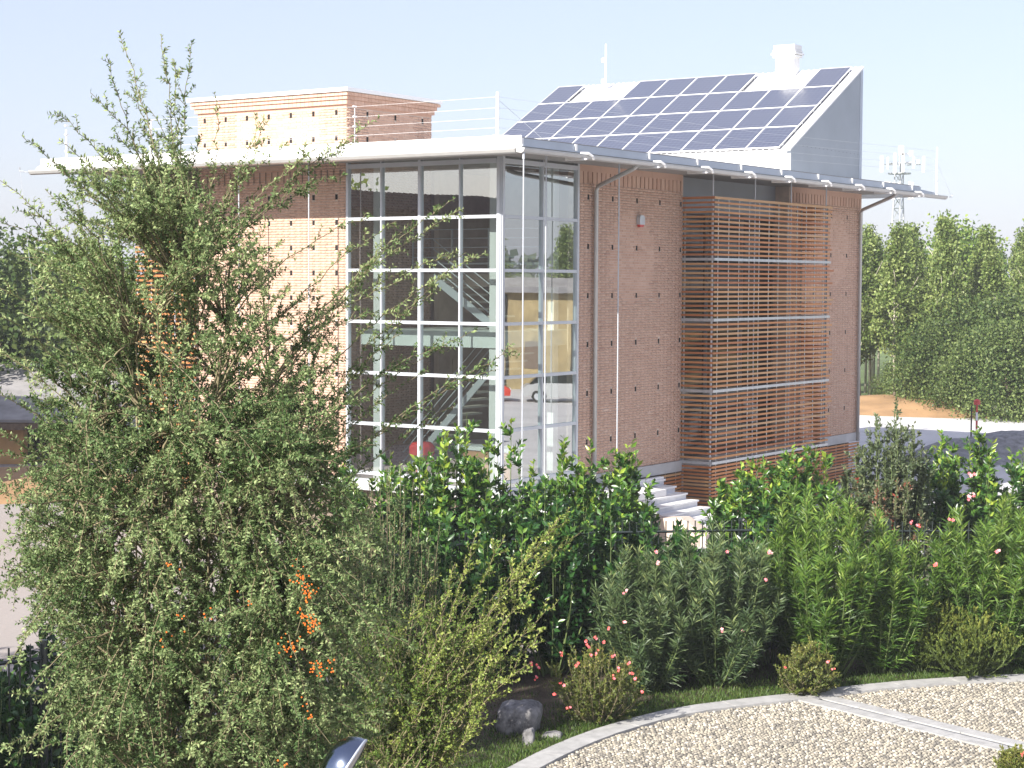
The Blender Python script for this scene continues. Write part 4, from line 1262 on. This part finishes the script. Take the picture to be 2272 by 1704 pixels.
# oleanders along the paving
OL = [(1435, 26.9, 2.45, .62, 'l_oleg', 'grey green oleander right of the red flowered shrub', 44),
      (1590, 27.3, 2.75, .78, 'l_oleg', 'grey green oleander with a pink flower, second from the left', 52),
      (1840, 27.9, 3.05, .75, 'l_ole', 'tall bright green oleander in the middle of the right half', 62),
      (1955, 28.2, 2.75, .65, 'l_ole', 'bright green oleander left of the visible fence bars', 50),
      (2190, 28.7, 3.0, .72, 'l_ole', 'tall oleander with pink flowers right of the visible fence bars', 60),
      (2290, 29.0, 2.95, .7, 'l_ole', 'bright green oleander cut by the right picture edge', 50),
      (2410, 29.3, 2.9, .7, 'l_ole', 'oleander just beyond the right picture edge', 44),
      (2520, 29.6, 2.8, .7, 'l_ole', 'last oleander of the row, beyond the right picture edge', 44),
      (1765, 28.4, 3.25, .42, 'l_ole', 'slender oleander with the tallest upright shoots, left of the tall bright one', 26)]
OLO = []
for i, (px, d, h, rad, mt, lab, ns) in enumerate(OL):
    g0 = at(px, 1300, d)
    OLO.append(shrub('oleander', lab, 'shrub', g0[0], g0[1], h, rad, mt, .175, .0185, ns + 6, 200, 200 + i, 'oleanders along the paving', six=False, tone=.48, toptone=.25, twig=.34, ntw=6, low=.08, whorl=True, up=.3, spread=.95, lean=1.6, hvar=.55))
flowers(OLO[0], [(1455, 1225, 26.3), (1460, 1250, 26.3), (1390, 1315, 26.3), (1388, 1380, 26.2), (1600, 1398, 26.3)], .030, ['pink', 'palepink'], 1, 3)
flowers(OLO[1], [(1645, 1400, 26.4), (1612, 1225, 26.6), (1710, 1228, 26.7), (1700, 1285, 26.5)], .030, ['palepink', 'pink'], 2, 3)
flowers(OLO[4], [(2155, 1052, 28.0), (2150, 1106, 28.0), (2160, 1100, 28.0), (2215, 1222, 28.0)], .034, ['pink', 'palepink'], 3, 4)
flowers(OLO[3], [(2025, 1160, 27.5), (2040, 1165, 27.5), (2110, 1153, 27.7), (2075, 1252, 27.6)], .030, ['pink', 'coral'], 4, 3)
g0 = at(1960, 1080, 32.5)
ph = shrub('photinia', 'brownish photinia with red young leaves in the hedge on the right', 'shrub', g0[0], g0[1], 3.0, .85, 'l_phot', .075, .030, 60, 200, 300, tone=.52, toptone=.22, twig=.25, ntw=8)
g0 = at(1972, 1000, 33.0)
shrub('young_tree', 'small round headed young tree standing before the far right corner of the brick wall', 'tree', g0[0], g0[1], 4.15, .85, 'l_sap', .085, .036, 60, 260, 310, tone=.5, toptone=.15, low=.5, twig=.34, ntw=12, hvar=.25)
for i, (px, py, d, h, lab) in enumerate([(2150, 1450, 28.0, 1.15, 'low spreading juniper with yellow tips beside the paving at right'), (2050, 1400, 28.2, 1.5, 'upright dark juniper in front of the fence bars at right')]):
    g0 = at(px, py, d)
    shrub('juniper', lab, 'shrub', g0[0], g0[1], h, .7 if i == 0 else .4, 'l_jun', .05, .016, 70, 330, 320 + i, n_ind=0, six=False, tone=.35, toptone=.4, twig=.30, ntw=8, lean=1.0, spread=.5)
# rose coloured low shrubs at the paving
def lowshrub(px, py, d, h, rad, lab, seed, pts, cl):
    g0 = at(px, py, d)
    e = shrub('flowering_shrub', lab, 'shrub', g0[0], g0[1], h, rad, 'l_low', .038, .019, 70, 190, seed, n_ind=150, six=False, tone=.5, toptone=.3, twig=.20, ntw=8, low=.15, stemmat='twig', hvar=.5)
    flowers(e, pts, .026, ['coral', 'pink', 'coral'], seed, cl)
lowshrub(1325, 1550, 24.9, 1.25, .60, 'low red flowered shrub beside the grey rock', 330,
         [(1348, 1395, 24.6), (1298, 1425, 24.5), (1305, 1435, 24.5), (1322, 1415, 24.5), (1340, 1425, 24.6), (1325, 1448, 24.5), (1312, 1455, 24.5), (1358, 1458, 24.5), (1280, 1475, 24.5), (1395, 1472, 24.6), (1373, 1485, 24.4), (1362, 1502, 24.4), (1245, 1450, 24.6), (1400, 1495, 24.4), (1412, 1510, 24.4), (1180, 1475, 24.7), (1190, 1505, 24.6), (1230, 1540, 24.3), (1262, 1570, 24.2), (1425, 1535, 24.3), (1245, 1518, 24.3), (1195, 1478, 24.8)], 3)
lowshrub(1790, 1500, 26.6, .85, .42, 'small yellow green shrub with few red flowers at the foot of the bright oleander', 331, [(1838, 1468, 26.2), (1848, 1485, 26.2), (1742, 1480, 26.2)], 2)
lowshrub(2262, 1690, 22.2, .35, .22, 'tip of a small reddish shrub at the lower right corner', 332, [(2268, 1672, 22.0)], 3)

# arching cotoneaster in the centre
def cotoneaster():
    r = np.random.default_rng(15)
    base = at(880, 1600, 18.5); base[2] = 0
    e = shrub_thing('cotoneaster', 'arching yellow green cotoneaster in the centre with long shoots to the upper right', 'shrub', base)
    lv, paths = Leaves(), []
    def shoot(px, py, d, side=1.0, tone=.5):
        tip = at(px, py, d); a = base + np.array([r.normal(0, .25), r.normal(0, .2), r.uniform(.2, .9)])
        ln = np.linalg.norm(tip - a); k = max(7, int(ln / .1))
        p = bez(a, tip, np.array([r.normal(0, .12), r.normal(0, .1), .25]), k); p[1:-1] += r.normal(0, .012, (k - 2, 3))
        paths.append((p, .012, .003))
        leafy(r, lv, p[k // 4:], int(ln * 50), .038, .020, tone, .8, .2, 0)
        for t in r.uniform(.2, .97, int(ln * 15 * side)):
            i = min(int(t * (k - 1)), k - 2); d0 = nrm(p[i + 1] - p[i]); q = rand_perp(r, d0, 1)[0]
            tl = r.uniform(.08, .32) * (1.2 - .6 * t); dd = nrm(d0 * .9 + q * .7)
            tp = bez(p[i], p[i] + dd * tl, q * tl * .1, 5); paths.append((tp, .0035, .0015))
            leafy(r, lv, tp, max(4, int(tl * 85)), .038, .020, tone + r.normal(0, .08), .8, .15, .05)
    for px, py, d in ((1265, 1125, 18.6), (1240, 1150, 18.5), (1290, 1180, 18.8), (1215, 1215, 18.4), (1195, 1300, 18.3), (1240, 1330, 18.4), (1205, 1395, 18.2), (1160, 1260, 18.3), (1120, 1190, 18.6), (1060, 1180, 18.5), (1010, 1250, 18.3), (960, 1280, 18.4), (1100, 1340, 18.1), (1150, 1400, 18.1), (1180, 1470, 18.0), (1110, 1500, 17.9), (1060, 1560, 17.8), (1000, 1400, 18.0)):
        shoot(px, py, d - .5, .8, .68)  # lighter leaf tone puts sunlight into the colour of the shoots
    for _ in range(100):
        px, py = r.uniform(740, 1130), r.uniform(1300, 1640)
        if px > 1000 and py > 1520: continue
        shoot(px, py, 18.5 + r.uniform(-.9, .9), .75, .34)  # darker leaf tone puts shade into the colour of the body
    leaves_build(lv, e, M['l_cot'], 300, False)
    twigs_mesh(paths, e, M['twig'])
cotoneaster()
def olive_mass():
    r = np.random.default_rng(25)
    for k, (px, py, d, h, lab) in enumerate([(850, 1100, 23.5, 4.0, 'grey green shrub with fine leaves between firethorn and laurels'), (765, 1150, 22.5, 3.7, 'grey green shrub with fine leaves close behind the firethorn')]):
        g0 = at(px, py, d)
        shrub('fine_leaved_shrub', lab, 'shrub', g0[0], g0[1], h, .95, 'l_fire', .05, .02, 70, 330, 350 + k, n_ind=100, six=False, tone=.36, toptone=.2, twig=.34, ntw=10, low=.1, stemmat='twig')
olive_mass()

# grass along the kerb
def grass():
    r = np.random.default_rng(31)
    n = 42000
    i = r.integers(0, len(EO), n)
    dd = np.minimum(r.exponential(.75, n), 3.2) + .03
    T = np.gradient(EO, axis=0); T = T / np.linalg.norm(T, axis=1)[:, None]; Nn = np.stack([-T[:, 1], T[:, 0]], 1)
    xy = EO[i] + Nn[i] * dd[:, None] + r.normal(0, .05, (n, 2))
    P = np.concatenate([xy, np.full((n, 1), .02)], 1)
    D = nrm(np.stack([r.normal(0, .5, n), r.normal(0, .5, n), np.ones(n)], 1))
    N = nrm(r.normal(size=(n, 3)))
    V, F, TT = leaf_geo(P, D, N, r.uniform(.04, .11, n), np.full(n, .010), r.uniform(0, 1, n), False)
    o = link('grass', np_mesh('grass', V, F, M['grass'], TT)); tag(o, kind='stuff')
grass()

# rocks
def rock(name, label, c, sx, sy, sz, seed):
    r = np.random.default_rng(seed)
    bm_v, n, m = [], 30, 20
    for j in range(m):
        for i in range(n):
            u, v = 2 * math.pi * i / n, math.pi * j / (m - 1)
            d = np.array([math.sin(v) * math.cos(u), math.sin(v) * math.sin(u), math.cos(v)])
            q = np.sign(d) * np.abs(d) ** .55; q = q * (1 + .12 * q[0] * q[2])
            bm_v.append(q)
    V = np.array(bm_v)
    f = np.zeros(len(V))
    for k in range(10):
        w = r.normal(0, 2.2, 3); f += np.sin(V @ w + r.uniform(0, 6)) * .035
    for k in range(16):
        w = r.normal(0, 6.5, 3); f += np.abs(np.sin(V @ w + r.uniform(0, 6))) * .022 - .014
    V = V * (1 + f[:, None]) * np.array([sx, sy, sz])
    F = np.array([(j * n + i, j * n + (i + 1) % n, (j + 1) * n + (i + 1) % n, (j + 1) * n + i) for j in range(m - 1) for i in range(n)])
    o = link(name, np_mesh(name, V, F, M['rock'], smooth=True)); o.location = c
    return tag(o, label, 'rock', None)
c = gnd(1150, 1625); rock('rock', 'large flat topped grey rock at the edge of the planting', (c[0], c[1], .16), .30, .24, .24, 1)
c = gnd(1172, 1655); rock('rock', 'small upright grey stone leaning against the large rock', (c[0], c[1], .08), .08, .08, .15, 2)
c = gnd(1225, 1640); rock('rock', 'small rounded brown stone in the grass right of the rock', (c[0], c[1], .02), .14, .10, .08, 3)

# fence between garden and yard, following the curve of the bed
fpts = dense([(-9.5, 17.0), (-5.2, 19.4), (-3.9, 22.6), (-2.4, 26.2), (.5, 29.2), (4.4, 30.0), (7.3, 29.9), (10.5, 30.4), (14, 31.0)], .02)
fs_ = np.concatenate([[0], np.cumsum(np.linalg.norm(np.diff(fpts, axis=0), axis=1))])
def fat(t): return np.array([np.interp(t, fs_, fpts[:, 0]), np.interp(t, fs_, fpts[:, 1])])
fe = tag(empty('garden_fence', (fpts[0, 0], fpts[0, 1], 0)), 'dark metal bar fence running through the planting', 'fence')
barm = MB(); barm.tube([(0, 0, .06), (0, 0, 2.22)], .011, 6); barm = barm.mesh('bar', M['fence'])
pm = MB(); pm.box(-.03, .03, -.03, .03, 0, 2.25); pm = pm.mesh('post', M['fence'])
for i in range(int(fs_[-1] / .125)):
    p = fat(i * .125) - fpts[0]
    o = link('bar', barm, fe); o.location = (p[0], p[1], 0)
for k_ in range(int(fs_[-1] / 2.5)):
    a_, b_ = fat(k_ * 2.5) - fpts[0], fat(k_ * 2.5 + 2.5) - fpts[0]
    o = link('post', pm, fe); o.location = (a_[0] + .03, a_[1] + .05, 0)
    for z in (.12, 2.05):
        mb = MB(); mb.tube([(*a_, z), (*b_, z)], .022, 4); mb.build('rail', M['fence'], fe)

# chrome lamp bowl on a post, at the lower edge
p0 = at(770, 1690, 9.0)
lp = tag(empty('garden_lamp', (p0[0], p0[1], 0)), 'chrome bowl shaped lamp seen edge on at the lower picture edge', 'lamp')
mb = MB(); mb.tube([(0, 0, 0), (0, 0, p0[2] - .32)], .02, 8); mb.build('pole', M['steel'], lp)
ctr = at(772, 1704, 9.0) - np.array([p0[0], p0[1], 0])
ax = nrm(np.array([.86, -.13, -.50])); s_ = nrm(np.cross(ax, [0, 0, 1.])); u_ = np.cross(s_, ax)
def dish(prof, name, mat):
    m_ = MB(); vs, fs, n = [], [], 28
    for rr, dz in prof:
        for k in range(n):
            w = 2 * math.pi * k / n
            vs.append(ctr + s_ * rr * math.cos(w) + u_ * rr * math.sin(w) + ax * dz)
    for i in range(len(prof) - 1):
        for k in range(n):
            a, b = i * n + k, i * n + (k + 1) % n
            fs.append((a, b, b + n, a + n))
    m_.add(vs, fs); m_.build(name, mat, lp, smooth=True)
R_ = .17
dish([(R_, 0), (R_ * .97, -.03), (R_ * .86, -.07), (R_ * .65, -.105), (R_ * .35, -.125), (.001, -.13)], 'bowl', M['chrome'])
dish([(R_ * 1.0, 0), (R_ * 1.02, .008), (R_ * .95, .012)], 'rim', M['alu'])
dish([(R_ * .95, .008), (.001, .012)], 'lens', M['lens'])

# ------------------------------------------------------------------ trees beyond the yard
def crown_mesh(name, mat, seed, cx, h0, h1, rad, n, L, clumps, taper=.5, squash=1.0):
    r = np.random.default_rng(seed)
    t = r.uniform(0, 1, clumps); prof = (np.sin(np.clip(t * .92 + .08, 0, 1) * np.pi) ** taper) if taper < 1 else np.minimum(1, (1 - t) * 1.35 + .06) * np.minimum(1, .35 + t * 3)
    ang = r.uniform(0, 6.28, clumps); rr = rad * prof * np.sqrt(r.uniform(.1, 1, clumps))
    C = np.stack([rr * np.cos(ang), rr * np.sin(ang) * squash, h0 + (h1 - h0) * t], 1)
    i = r.integers(0, clumps, n)
    P = C[i] + np.clip(r.normal(0, 1, (n, 3)), -1.7, 1.7) * rad * np.array([.20, .20, .24])
    D = nrm(r.normal(size=(n, 3)) + np.array([0, 0, -.2])); N = nrm(r.normal(size=(n, 3)) + np.array([-.3, -.6, .7]))
    T = np.clip(.5 + .25 * r.normal(size=n) + .18 * (r.normal(size=clumps))[i], 0, 1)
    V, F, TT = leaf_geo(P, D, N, L * r.uniform(.6, 1.3, n), L * .85 * r.uniform(.7, 1.2, n), T, False)
    return np_mesh(name, V, F, M[mat], TT)
def trunk_mesh(name, mat, seed, h, r0, nb, spread, start=.3):
    r = random.Random(seed); mb = MB()
    mb.tube([(0, 0, 0), (r.uniform(-.1, .1), r.uniform(-.1, .1), h * .5), (r.uniform(-.2, .2), r.uniform(-.2, .2), h * .95)], [r0, r0 * .7, r0 * .2], 7)
    for k in range(nb):
        z = h * (start + (.9 - start) * k / nb); w = r.uniform(0, 6.28); ln = spread * r.uniform(.5, 1)
        mb.tube([(0, 0, z), (math.cos(w) * ln * .5, math.sin(w) * ln * .5, z + ln * .5), (math.cos(w) * ln, math.sin(w) * ln, z + ln * 1.1)], [r0 * .45, r0 * .3, r0 * .1], 5)
    return mb.mesh(name, M[mat], True)
def put_tree(name, label, cat, x, y, crown, trunk, s=1.0, rot=0.0, group=None, sz=None):
    e = tag(empty(name, (x, y, 0), rot), label, cat, group); e.scale = (s, s, sz or s)
    link('crown', crown, e, 'stuff'); link('trunk', trunk, e)
    return e
POP = [(crown_mesh('crown', 'l_pop', 40 + k, 0, 2.7, 8.6, 1.05, 7000, .15, 70, 2), trunk_mesh('trunk', 'palebark', 50 + k, 7.6, .085, 9, 1.1)) for k in range(3)]
rt = random.Random(9)
PL = 'slender young poplar with pale trunk in the plantation at right'
k = 0
for row in range(7):
    for c_ in range(16):
        x = 15.5 + c_ * 2.05 + row * .9 + rt.uniform(-.3, .3); y = 92 + row * 3.6 - c_ * .85 + rt.uniform(-.4, .4)
        if x < 14.5 + (y - 90) * .15: continue
        cr_, tr_ = POP[k % 3]; k += 1
        put_tree('poplar', PL, 'tree', x, y, cr_, tr_, rt.uniform(.88, 1.08), rt.uniform(0, 6.28), 'young poplars in the plantation', rt.uniform(.85, 1.12))
BUSH = [(crown_mesh('crown', 'l_dark', 60 + j, 0, -.2, 4.4, 2.5, 13000, .15, 70, .32), trunk_mesh('trunk', 'bark', 70 + j, 3.4, .10, 8, 1.2, .1)) for j in range(2)]
for j, (px, d, s, lab) in enumerate([(2040, 89, .62, 'small olive bush at the left end of the thicket by the orange soil'), (2090, 87, .85, 'olive green bush in the thicket, left of the slim black pole'), (2135, 88, 1.02, 'taller olive green bush in the thicket behind the slim black pole'), (2165, 84, .78, 'low olive green bush behind the striped marker pole'), (2205, 86, 1.05, 'olive green bush right of the striped marker pole'), (2238, 82, .85, 'low dark bush above the two stones on the soil'), (2270, 85, 1.1, 'tall olive green bush at the right picture edge'), (2320, 83, 1.1, 'olive green bush just beyond the right picture edge'), (1985, 92, .42, 'smallest bush, at the foot of the pale poplar trunks')]):
    q = at(px, 800, d); cr_, tr_ = BUSH[j % 2]
    put_tree('dark_bush', lab, 'bush', q[0], q[1], cr_, tr_, s, j * 1.3)
BRD = [(crown_mesh('crown', 'l_mid', 80 + j, 0, 1.2, 7.2, 2.6, 11000, .19, 60, .5), trunk_mesh('trunk', 'bark', 90 + j, 6.2, .16, 9, 1.6)) for j in range(2)]
for j, (px, d, s, lab) in enumerate([(95, 74, .98, 'round mid green tree beyond the shed on the left'), (30, 80, .9, 'mid green tree behind the round tree at left'), (170, 82, 1.0, 'mid green tree showing left of the building under the eave'), (240, 86, .95, 'mid green tree beside the left end of the building'), (2105, 118, 1.32, 'taller tree rising above the poplars right of the mast'), (2160, 122, 1.2, 'second taller tree rising above the poplars')]):
    q = at(px, 700, d); cr_, tr_ = BRD[j % 2]
    put_tree('broad_tree', lab, 'tree', q[0], q[1], cr_, tr_, s, j * 1.7)
for j, (px, d, s, lab) in enumerate([(-25, 66, 1.5, 'dark tree at the left picture edge'), (40, 69, .95, 'dark low tree behind the shed roof at left'), (140, 71, .8, 'dark low bush behind the shed, half covered by the firethorn')]):
    q = at(px, 800, d); cr_, tr_ = BUSH[j % 2]
    put_tree('dark_tree', lab, 'tree', q[0], q[1], cr_, tr_, s, j * 2.1 + 1)
# a distant belt of wood, one mass
def far_wood():
    r = np.random.default_rng(77); n = 30000
    w = np.radians(r.uniform(-65, 75, n)); R = r.uniform(240, 330, n)
    hgt = 7 + 2.2 * np.sin(w * 31) + 1.6 * np.sin(w * 77 + 1)
    P = np.stack([R * np.sin(w), R * np.cos(w), np.abs(r.uniform(0, 1, n)) ** .7 * hgt], 1)
    D = nrm(r.normal(size=(n, 3))); N = nrm(r.normal(size=(n, 3)) + np.array([0, -.6, .6]))
    V, F, TT = leaf_geo(P, D, N, r.uniform(.9, 2.0, n), r.uniform(.8, 1.6, n), r.uniform(0, 1, n), False)
    tag(link('far_wood', np_mesh('far_wood', V, F, M['l_far'], TT)), kind='stuff')
far_wood()

# telecom mast
q = at(1992, 600, 180)
tm = tag(empty('telecom_mast', (q[0], q[1], 0)), 'tall lattice telecom mast with white antenna panels behind the poplars', 'mast')
mtop = 18.3
def legp(k, z):
    w = 1.0 - .62 * min(1, z / 15.5)
    return np.array([math.cos(k * 2.094 + .5) * w * 1.3, math.sin(k * 2.094 + .5) * w * 1.3, z])
for k in range(3):
    mb = MB(); mb.tube([legp(k, 0), legp(k, 15.5), legp(k, mtop)], .075, 6); mb.build('mast_leg', M['steel'], tm)
mb = MB()
for i in range(15):
    z = i * 1.15
    for k in range(3):
        mb.tube([legp(k, z), legp((k + 1) % 3, z + 1.15)], .04, 4); mb.tube([legp(k, z + 1.15), legp((k + 1) % 3, z + 1.15)], .04, 4)
mb.build('lattice', M['steel'], tm)
mb = MB(); mb.lathe([(.9, 0), (1.15, 0), (1.15, .12), (.9, .12)], 18, (0, 0, 17.2)); mb.lathe([(1.1, 0), (1.15, 0), (1.15, .08), (1.1, .08)], 18, (0, 0, 18.2)); mb.build('platform', M['steel'], tm)
for x, z0, hh, w in ((-2.05, 17.3, 1.6, .28), (-1.45, 17.6, 1.2, .14), (-.75, 17.2, 2.0, .26), (.05, 17.3, 1.9, .22), (1.1, 17.7, 1.2, .2), (2.1, 17.3, 1.6, .22), (-.15, 19.0, .9, .5), (.85, 18.9, .55, .32), (-1.45, 14.6, 1.8, .55), (-.85, 14.6, 1.7, .3), (-.3, 14.7, 1.6, .2), (.75, 14.6, 1.8, .2), (1.05, 14.7, 1.6, .15), (1.55, 18.2, .35, .3)):
    mb = MB(); mb.box(x - w / 2, x + w / 2, -1.35, -1.15, z0, z0 + hh); mb.tube([(x, -1.15, z0 + hh / 2), (x * .35, 0, z0 + hh / 2)], .05, 5); mb.build('antenna_panel', M['white'], tm)
mb = MB(); mb.tube([(0, 0, 18.0), (0, 0, 19.9)], .05, 6); mb.build('top_pole', M['steel'], tm)

# marker poles, heap, stones in the yard
q = gnd(2154, 993)
mk = tag(empty('slim_pole', (q[0], q[1], 0)), 'thin black pole left of the striped marker pole', 'pole')
mb = MB(); mb.tube([(0, 0, 0), (0, 0, 1.6)], .03, 8); mb.build('shaft', M['black'], mk)
mb = MB(); mb.box(-.18, .18, -.18, .18, 0, .04); mb.build('foot', M['black'], mk)
q = gnd(2166, 988)
mk = tag(empty('striped_marker_pole', (q[0], q[1], 0)), 'red and white striped marker pole with red top in the gravel yard', 'marker pole')
for j in range(5):
    mb = MB(); mb.tube([(0, 0, j * .32), (0, 0, (j + 1) * .32)], .042, 8); mb.build('stripe', M['sirenred'] if j % 2 == 0 else M['white'], mk)
mb = MB(); mb.lathe([(0, 0), (.13, .03), (.13, .18), (.05, .24), (0, .25)], 10, (0, 0, 1.55)); mb.build('top_light', M['sirenred'], mk)
mound('gravel_heap', gnd(2235, 1010)[0], gnd(2235, 1010)[1], 3.6, 2.6, .95, M['heap'], seed=8, kind='stuff', amp=.35)
mound('gravel_heap', gnd(2110, 1022)[0], gnd(2110, 1022)[1], 2.6, 2.0, .42, M['heap'], seed=9, kind='stuff', amp=.3)
for (px, py, s, nm) in ((2232, 918, .35, 'upper'), (2232, 930, .4, 'lower')):
    q = gnd(px, py); rock('stone_slab', f'{nm} of two small dark stones lying on the orange soil', (q[0], q[1], .75 if nm == 'upper' else .5), s * 1.6, s, s * .35, 40 + py)

# left yard: low shed, rubble
q = at(20, 930, 60)
shd = tag(empty('shed', (q[0] - 1.2, q[1], 0)), 'low shed with grey sloping roof and ochre piers at the left edge', 'shed')
mb = MB(); mb.prism([(-7, -.4, 1.50), (4.2, -.1, 1.40), (4.2, 5.6, 3.05), (-7, 5.3, 3.15)], (0, 0, .10)); mb.build('roof', M['shedroof'], shd)
for i, x in enumerate((-6, -4.2, -2.4, -.6, 1.2, 3.0)):
    mb = MB(); mb.box(x - .45, x + .45, .1, .6, 0, 1.46); mb.build('pier', M['shedwall'], shd)
mb = MB(); mb.box(-6.8, 3.9, 4.6, 4.8, 0, 2.8); mb.build('back_wall', M['interiordark'], shd)
mb = MB(); mb.box(-6.9, 4.0, -.2, .0, 1.18, 1.40); mb.build('eave_beam', M['bark'], shd)
rr_ = random.Random(4)
for j in range(22):
    px, py = rr_.uniform(-10, 220), rr_.uniform(960, 1008); q = gnd(px, py)
    s = rr_.uniform(.25, .6)
    o = rock('rubble_block', 'pale rubble block in the heap before the low shed', (q[0], q[1], s * .35), s, s * .7, s * .55, 500 + j)
    o.data.materials[0] = M['rubble']; o['group'] = 'rubble blocks before the shed'; o['category'] = 'rubble'

# the old house to the left that the panes mirror
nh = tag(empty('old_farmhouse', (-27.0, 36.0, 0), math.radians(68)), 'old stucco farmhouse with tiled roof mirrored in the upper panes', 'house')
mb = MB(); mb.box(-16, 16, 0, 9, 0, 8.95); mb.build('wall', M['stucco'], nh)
mb = MB(); mb.prism([(-16.6, -.7, 8.85), (-16.6, 9.7, 8.85), (-16.6, 4.5, 9.75)], (33.2, 0, 0)); mb.build('roof', M['tile'], nh)
mb = MB()
for x in np.arange(-16.5, 16.5, .28): mb.tube([(x, -.75, 8.87), (x, 4.5, 9.80)], .09, 5)
tag(mb.build('roof_tiles', M['tile'], nh), kind='stuff')
for x in (-10, -6, -2, 2, 6, 10):
    for z in (1.5, 5.0):
        mb = MB(); mb.box(x - .6, x + .6, -.05, -.01, z, z + 1.7); mb.build('window', M['interiordark'], nh)
for j, (x, y, s, lab) in enumerate([(-47.5, 32.6, 1.5, 'tall tree behind the old farmhouse, mirrored in the top left panes'), (-52, 36.5, 1.45, 'second tall tree behind the old farmhouse')]):
    cr_, tr_ = BRD[j % 2]
    put_tree('broad_tree', lab, 'tree', x, y, cr_, tr_, s, j)

for j, (x, y, s, lab) in enumerate([(-12.2, 15.2, 1.5, 'tall garden tree left of the picture that shades the kerb'), (-14.8, 18.6, 1.5, 'tall garden tree left of the picture, farther from the kerb')]):
    cr_, tr_ = BRD[j % 2]
    put_tree('garden_tree', lab, 'tree', x, y, cr_, tr_, s * .7, j + .5, None, s)
ob = tag(empty('outbuilding', (60.0, 61.0, 0), math.radians(18)), 'long yellow brick outbuilding mirrored in the panes of the shaded front', 'building')
M['yellowbrick'] = plain('yellow_brick', (0.34, 0.27, 0.145), 0.9, var=0.25, scale=1.2)
mb = MB(); mb.box(0, 6, -16, 16, 0, 5.6); mb.build('wall', M['yellowbrick'], ob)
mb = MB(); mb.prism([(-.6, -16.5, 5.6), (6.6, -16.5, 5.6), (3, -16.5, 6.5)], (0, 33, 0)); mb.build('roof', M['shedroof'], ob)
for y in (-13, -9, -5, -1, 3, 7, 11, 14):
    mb = MB(); mb.box(-.03, -.002, y - .5, y + .5, 1.2, 2.8); mb.build('window', M['interiordark'], ob)
for y in (-14.5, -10.5, -6.5, -2.5, 1.5, 5.5, 9.5):
    mb = MB(); mb.tube([(-.12, y, 0), (-.12, y, 5.5)], .09, 6); mb.build('downpipe', M['black'], ob)
for j in range(14):
    cr_, tr_ = POP[j % 3]
    put_tree('poplar', PL, 'tree', 66 + j * 2.2 + rt.uniform(-1, 1), 44 + j * 3.0 + rt.uniform(-2, 2), cr_, tr_, rt.uniform(1.0, 1.3), j, 'young poplars in the plantation', 1.2)
def car(label, x, y, rot, paint):
    e = tag(empty('parked_car', (x, y, 0), rot), label, 'car')
    prof = [(-2.05, .32), (-2.1, .75), (-1.9, .92), (-1.2, .98), (1.0, .98), (1.75, .86), (2.08, .66), (2.05, .32)]
    mb = MB(); mb.prism([(a, -.82, z) for a, z in prof][::-1], (0, 1.64, 0)); mb.build('body', paint, e)
    cab = [(-1.75, .98), (-1.2, 1.42), (.25, 1.45), (1.05, .98)]
    mb = MB(); mb.prism([(a, -.70, z) for a, z in cab][::-1], (0, 1.40, 0)); mb.build('window', M['darkglass'], e)
    mb = MB(); mb.prism([(-1.25, -.68, 1.42), (.28, -.68, 1.45), (.28, -.68, 1.49), (-1.22, -.68, 1.47)][::-1], (0, 1.36, 0)); mb.build('roof', paint, e)
    for a in (-1.3, 1.3):
        for w in (-.84, .70):
            mb = MB(); mb.tube([(a, w, .31), (a, w + .14, .31)], .31, 16); wh = mb.build('wheel', M['black'], e)
            mb = MB(); mb.tube([(a, w - .004, .31), (a, w + .144, .31)], .18, 12); mb.build('rim', M['alu'], wh)
    for w in (-.6, .6):
        mb = MB(); mb.box(2.05, 2.09, w - .18, w + .18, .60, .72); mb.build('headlight', M['white'], e)
M['carred'] = plain('car_red', (0.50, 0.05, 0.03), 0.3); M['cargrey'] = plain('car_grey', (0.16, 0.18, 0.21), 0.3); M['carwhite'] = plain('car_white', (0.40, 0.41, 0.42), 0.3)
car('grey car parked in the yard right of the picture, mirrored in the lower panes', 26.5, 47.5, 1.1, M['cargrey'])
car('red car parked before the long outbuilding right of the picture', 50.0, 57.0, 1.9, M['carred'])
car('white car parked beside the red car before the outbuilding', 48.5, 61.5, 1.9, M['carwhite'])

# the summer haze of the plain
hm = bpy.data.materials.new('summer_haze'); hm.use_nodes = True
ht = hm.node_tree; ht.nodes.clear()
hv = ht.nodes.new('ShaderNodeVolumePrincipled'); ho = ht.nodes.new('ShaderNodeOutputMaterial')
hv.inputs['Color'].default_value = (0.90, 0.94, 1.0, 1)
hv.inputs['Density'].default_value = 0.0006
hv.inputs['Anisotropy'].default_value = 0.0
ht.links.new(hv.outputs[0], ho.inputs['Volume'])
mb = MB(); mb.box(-650, 650, -130, 650, -1.6, 21.5)
tag(mb.build('haze', hm), kind='stuff')
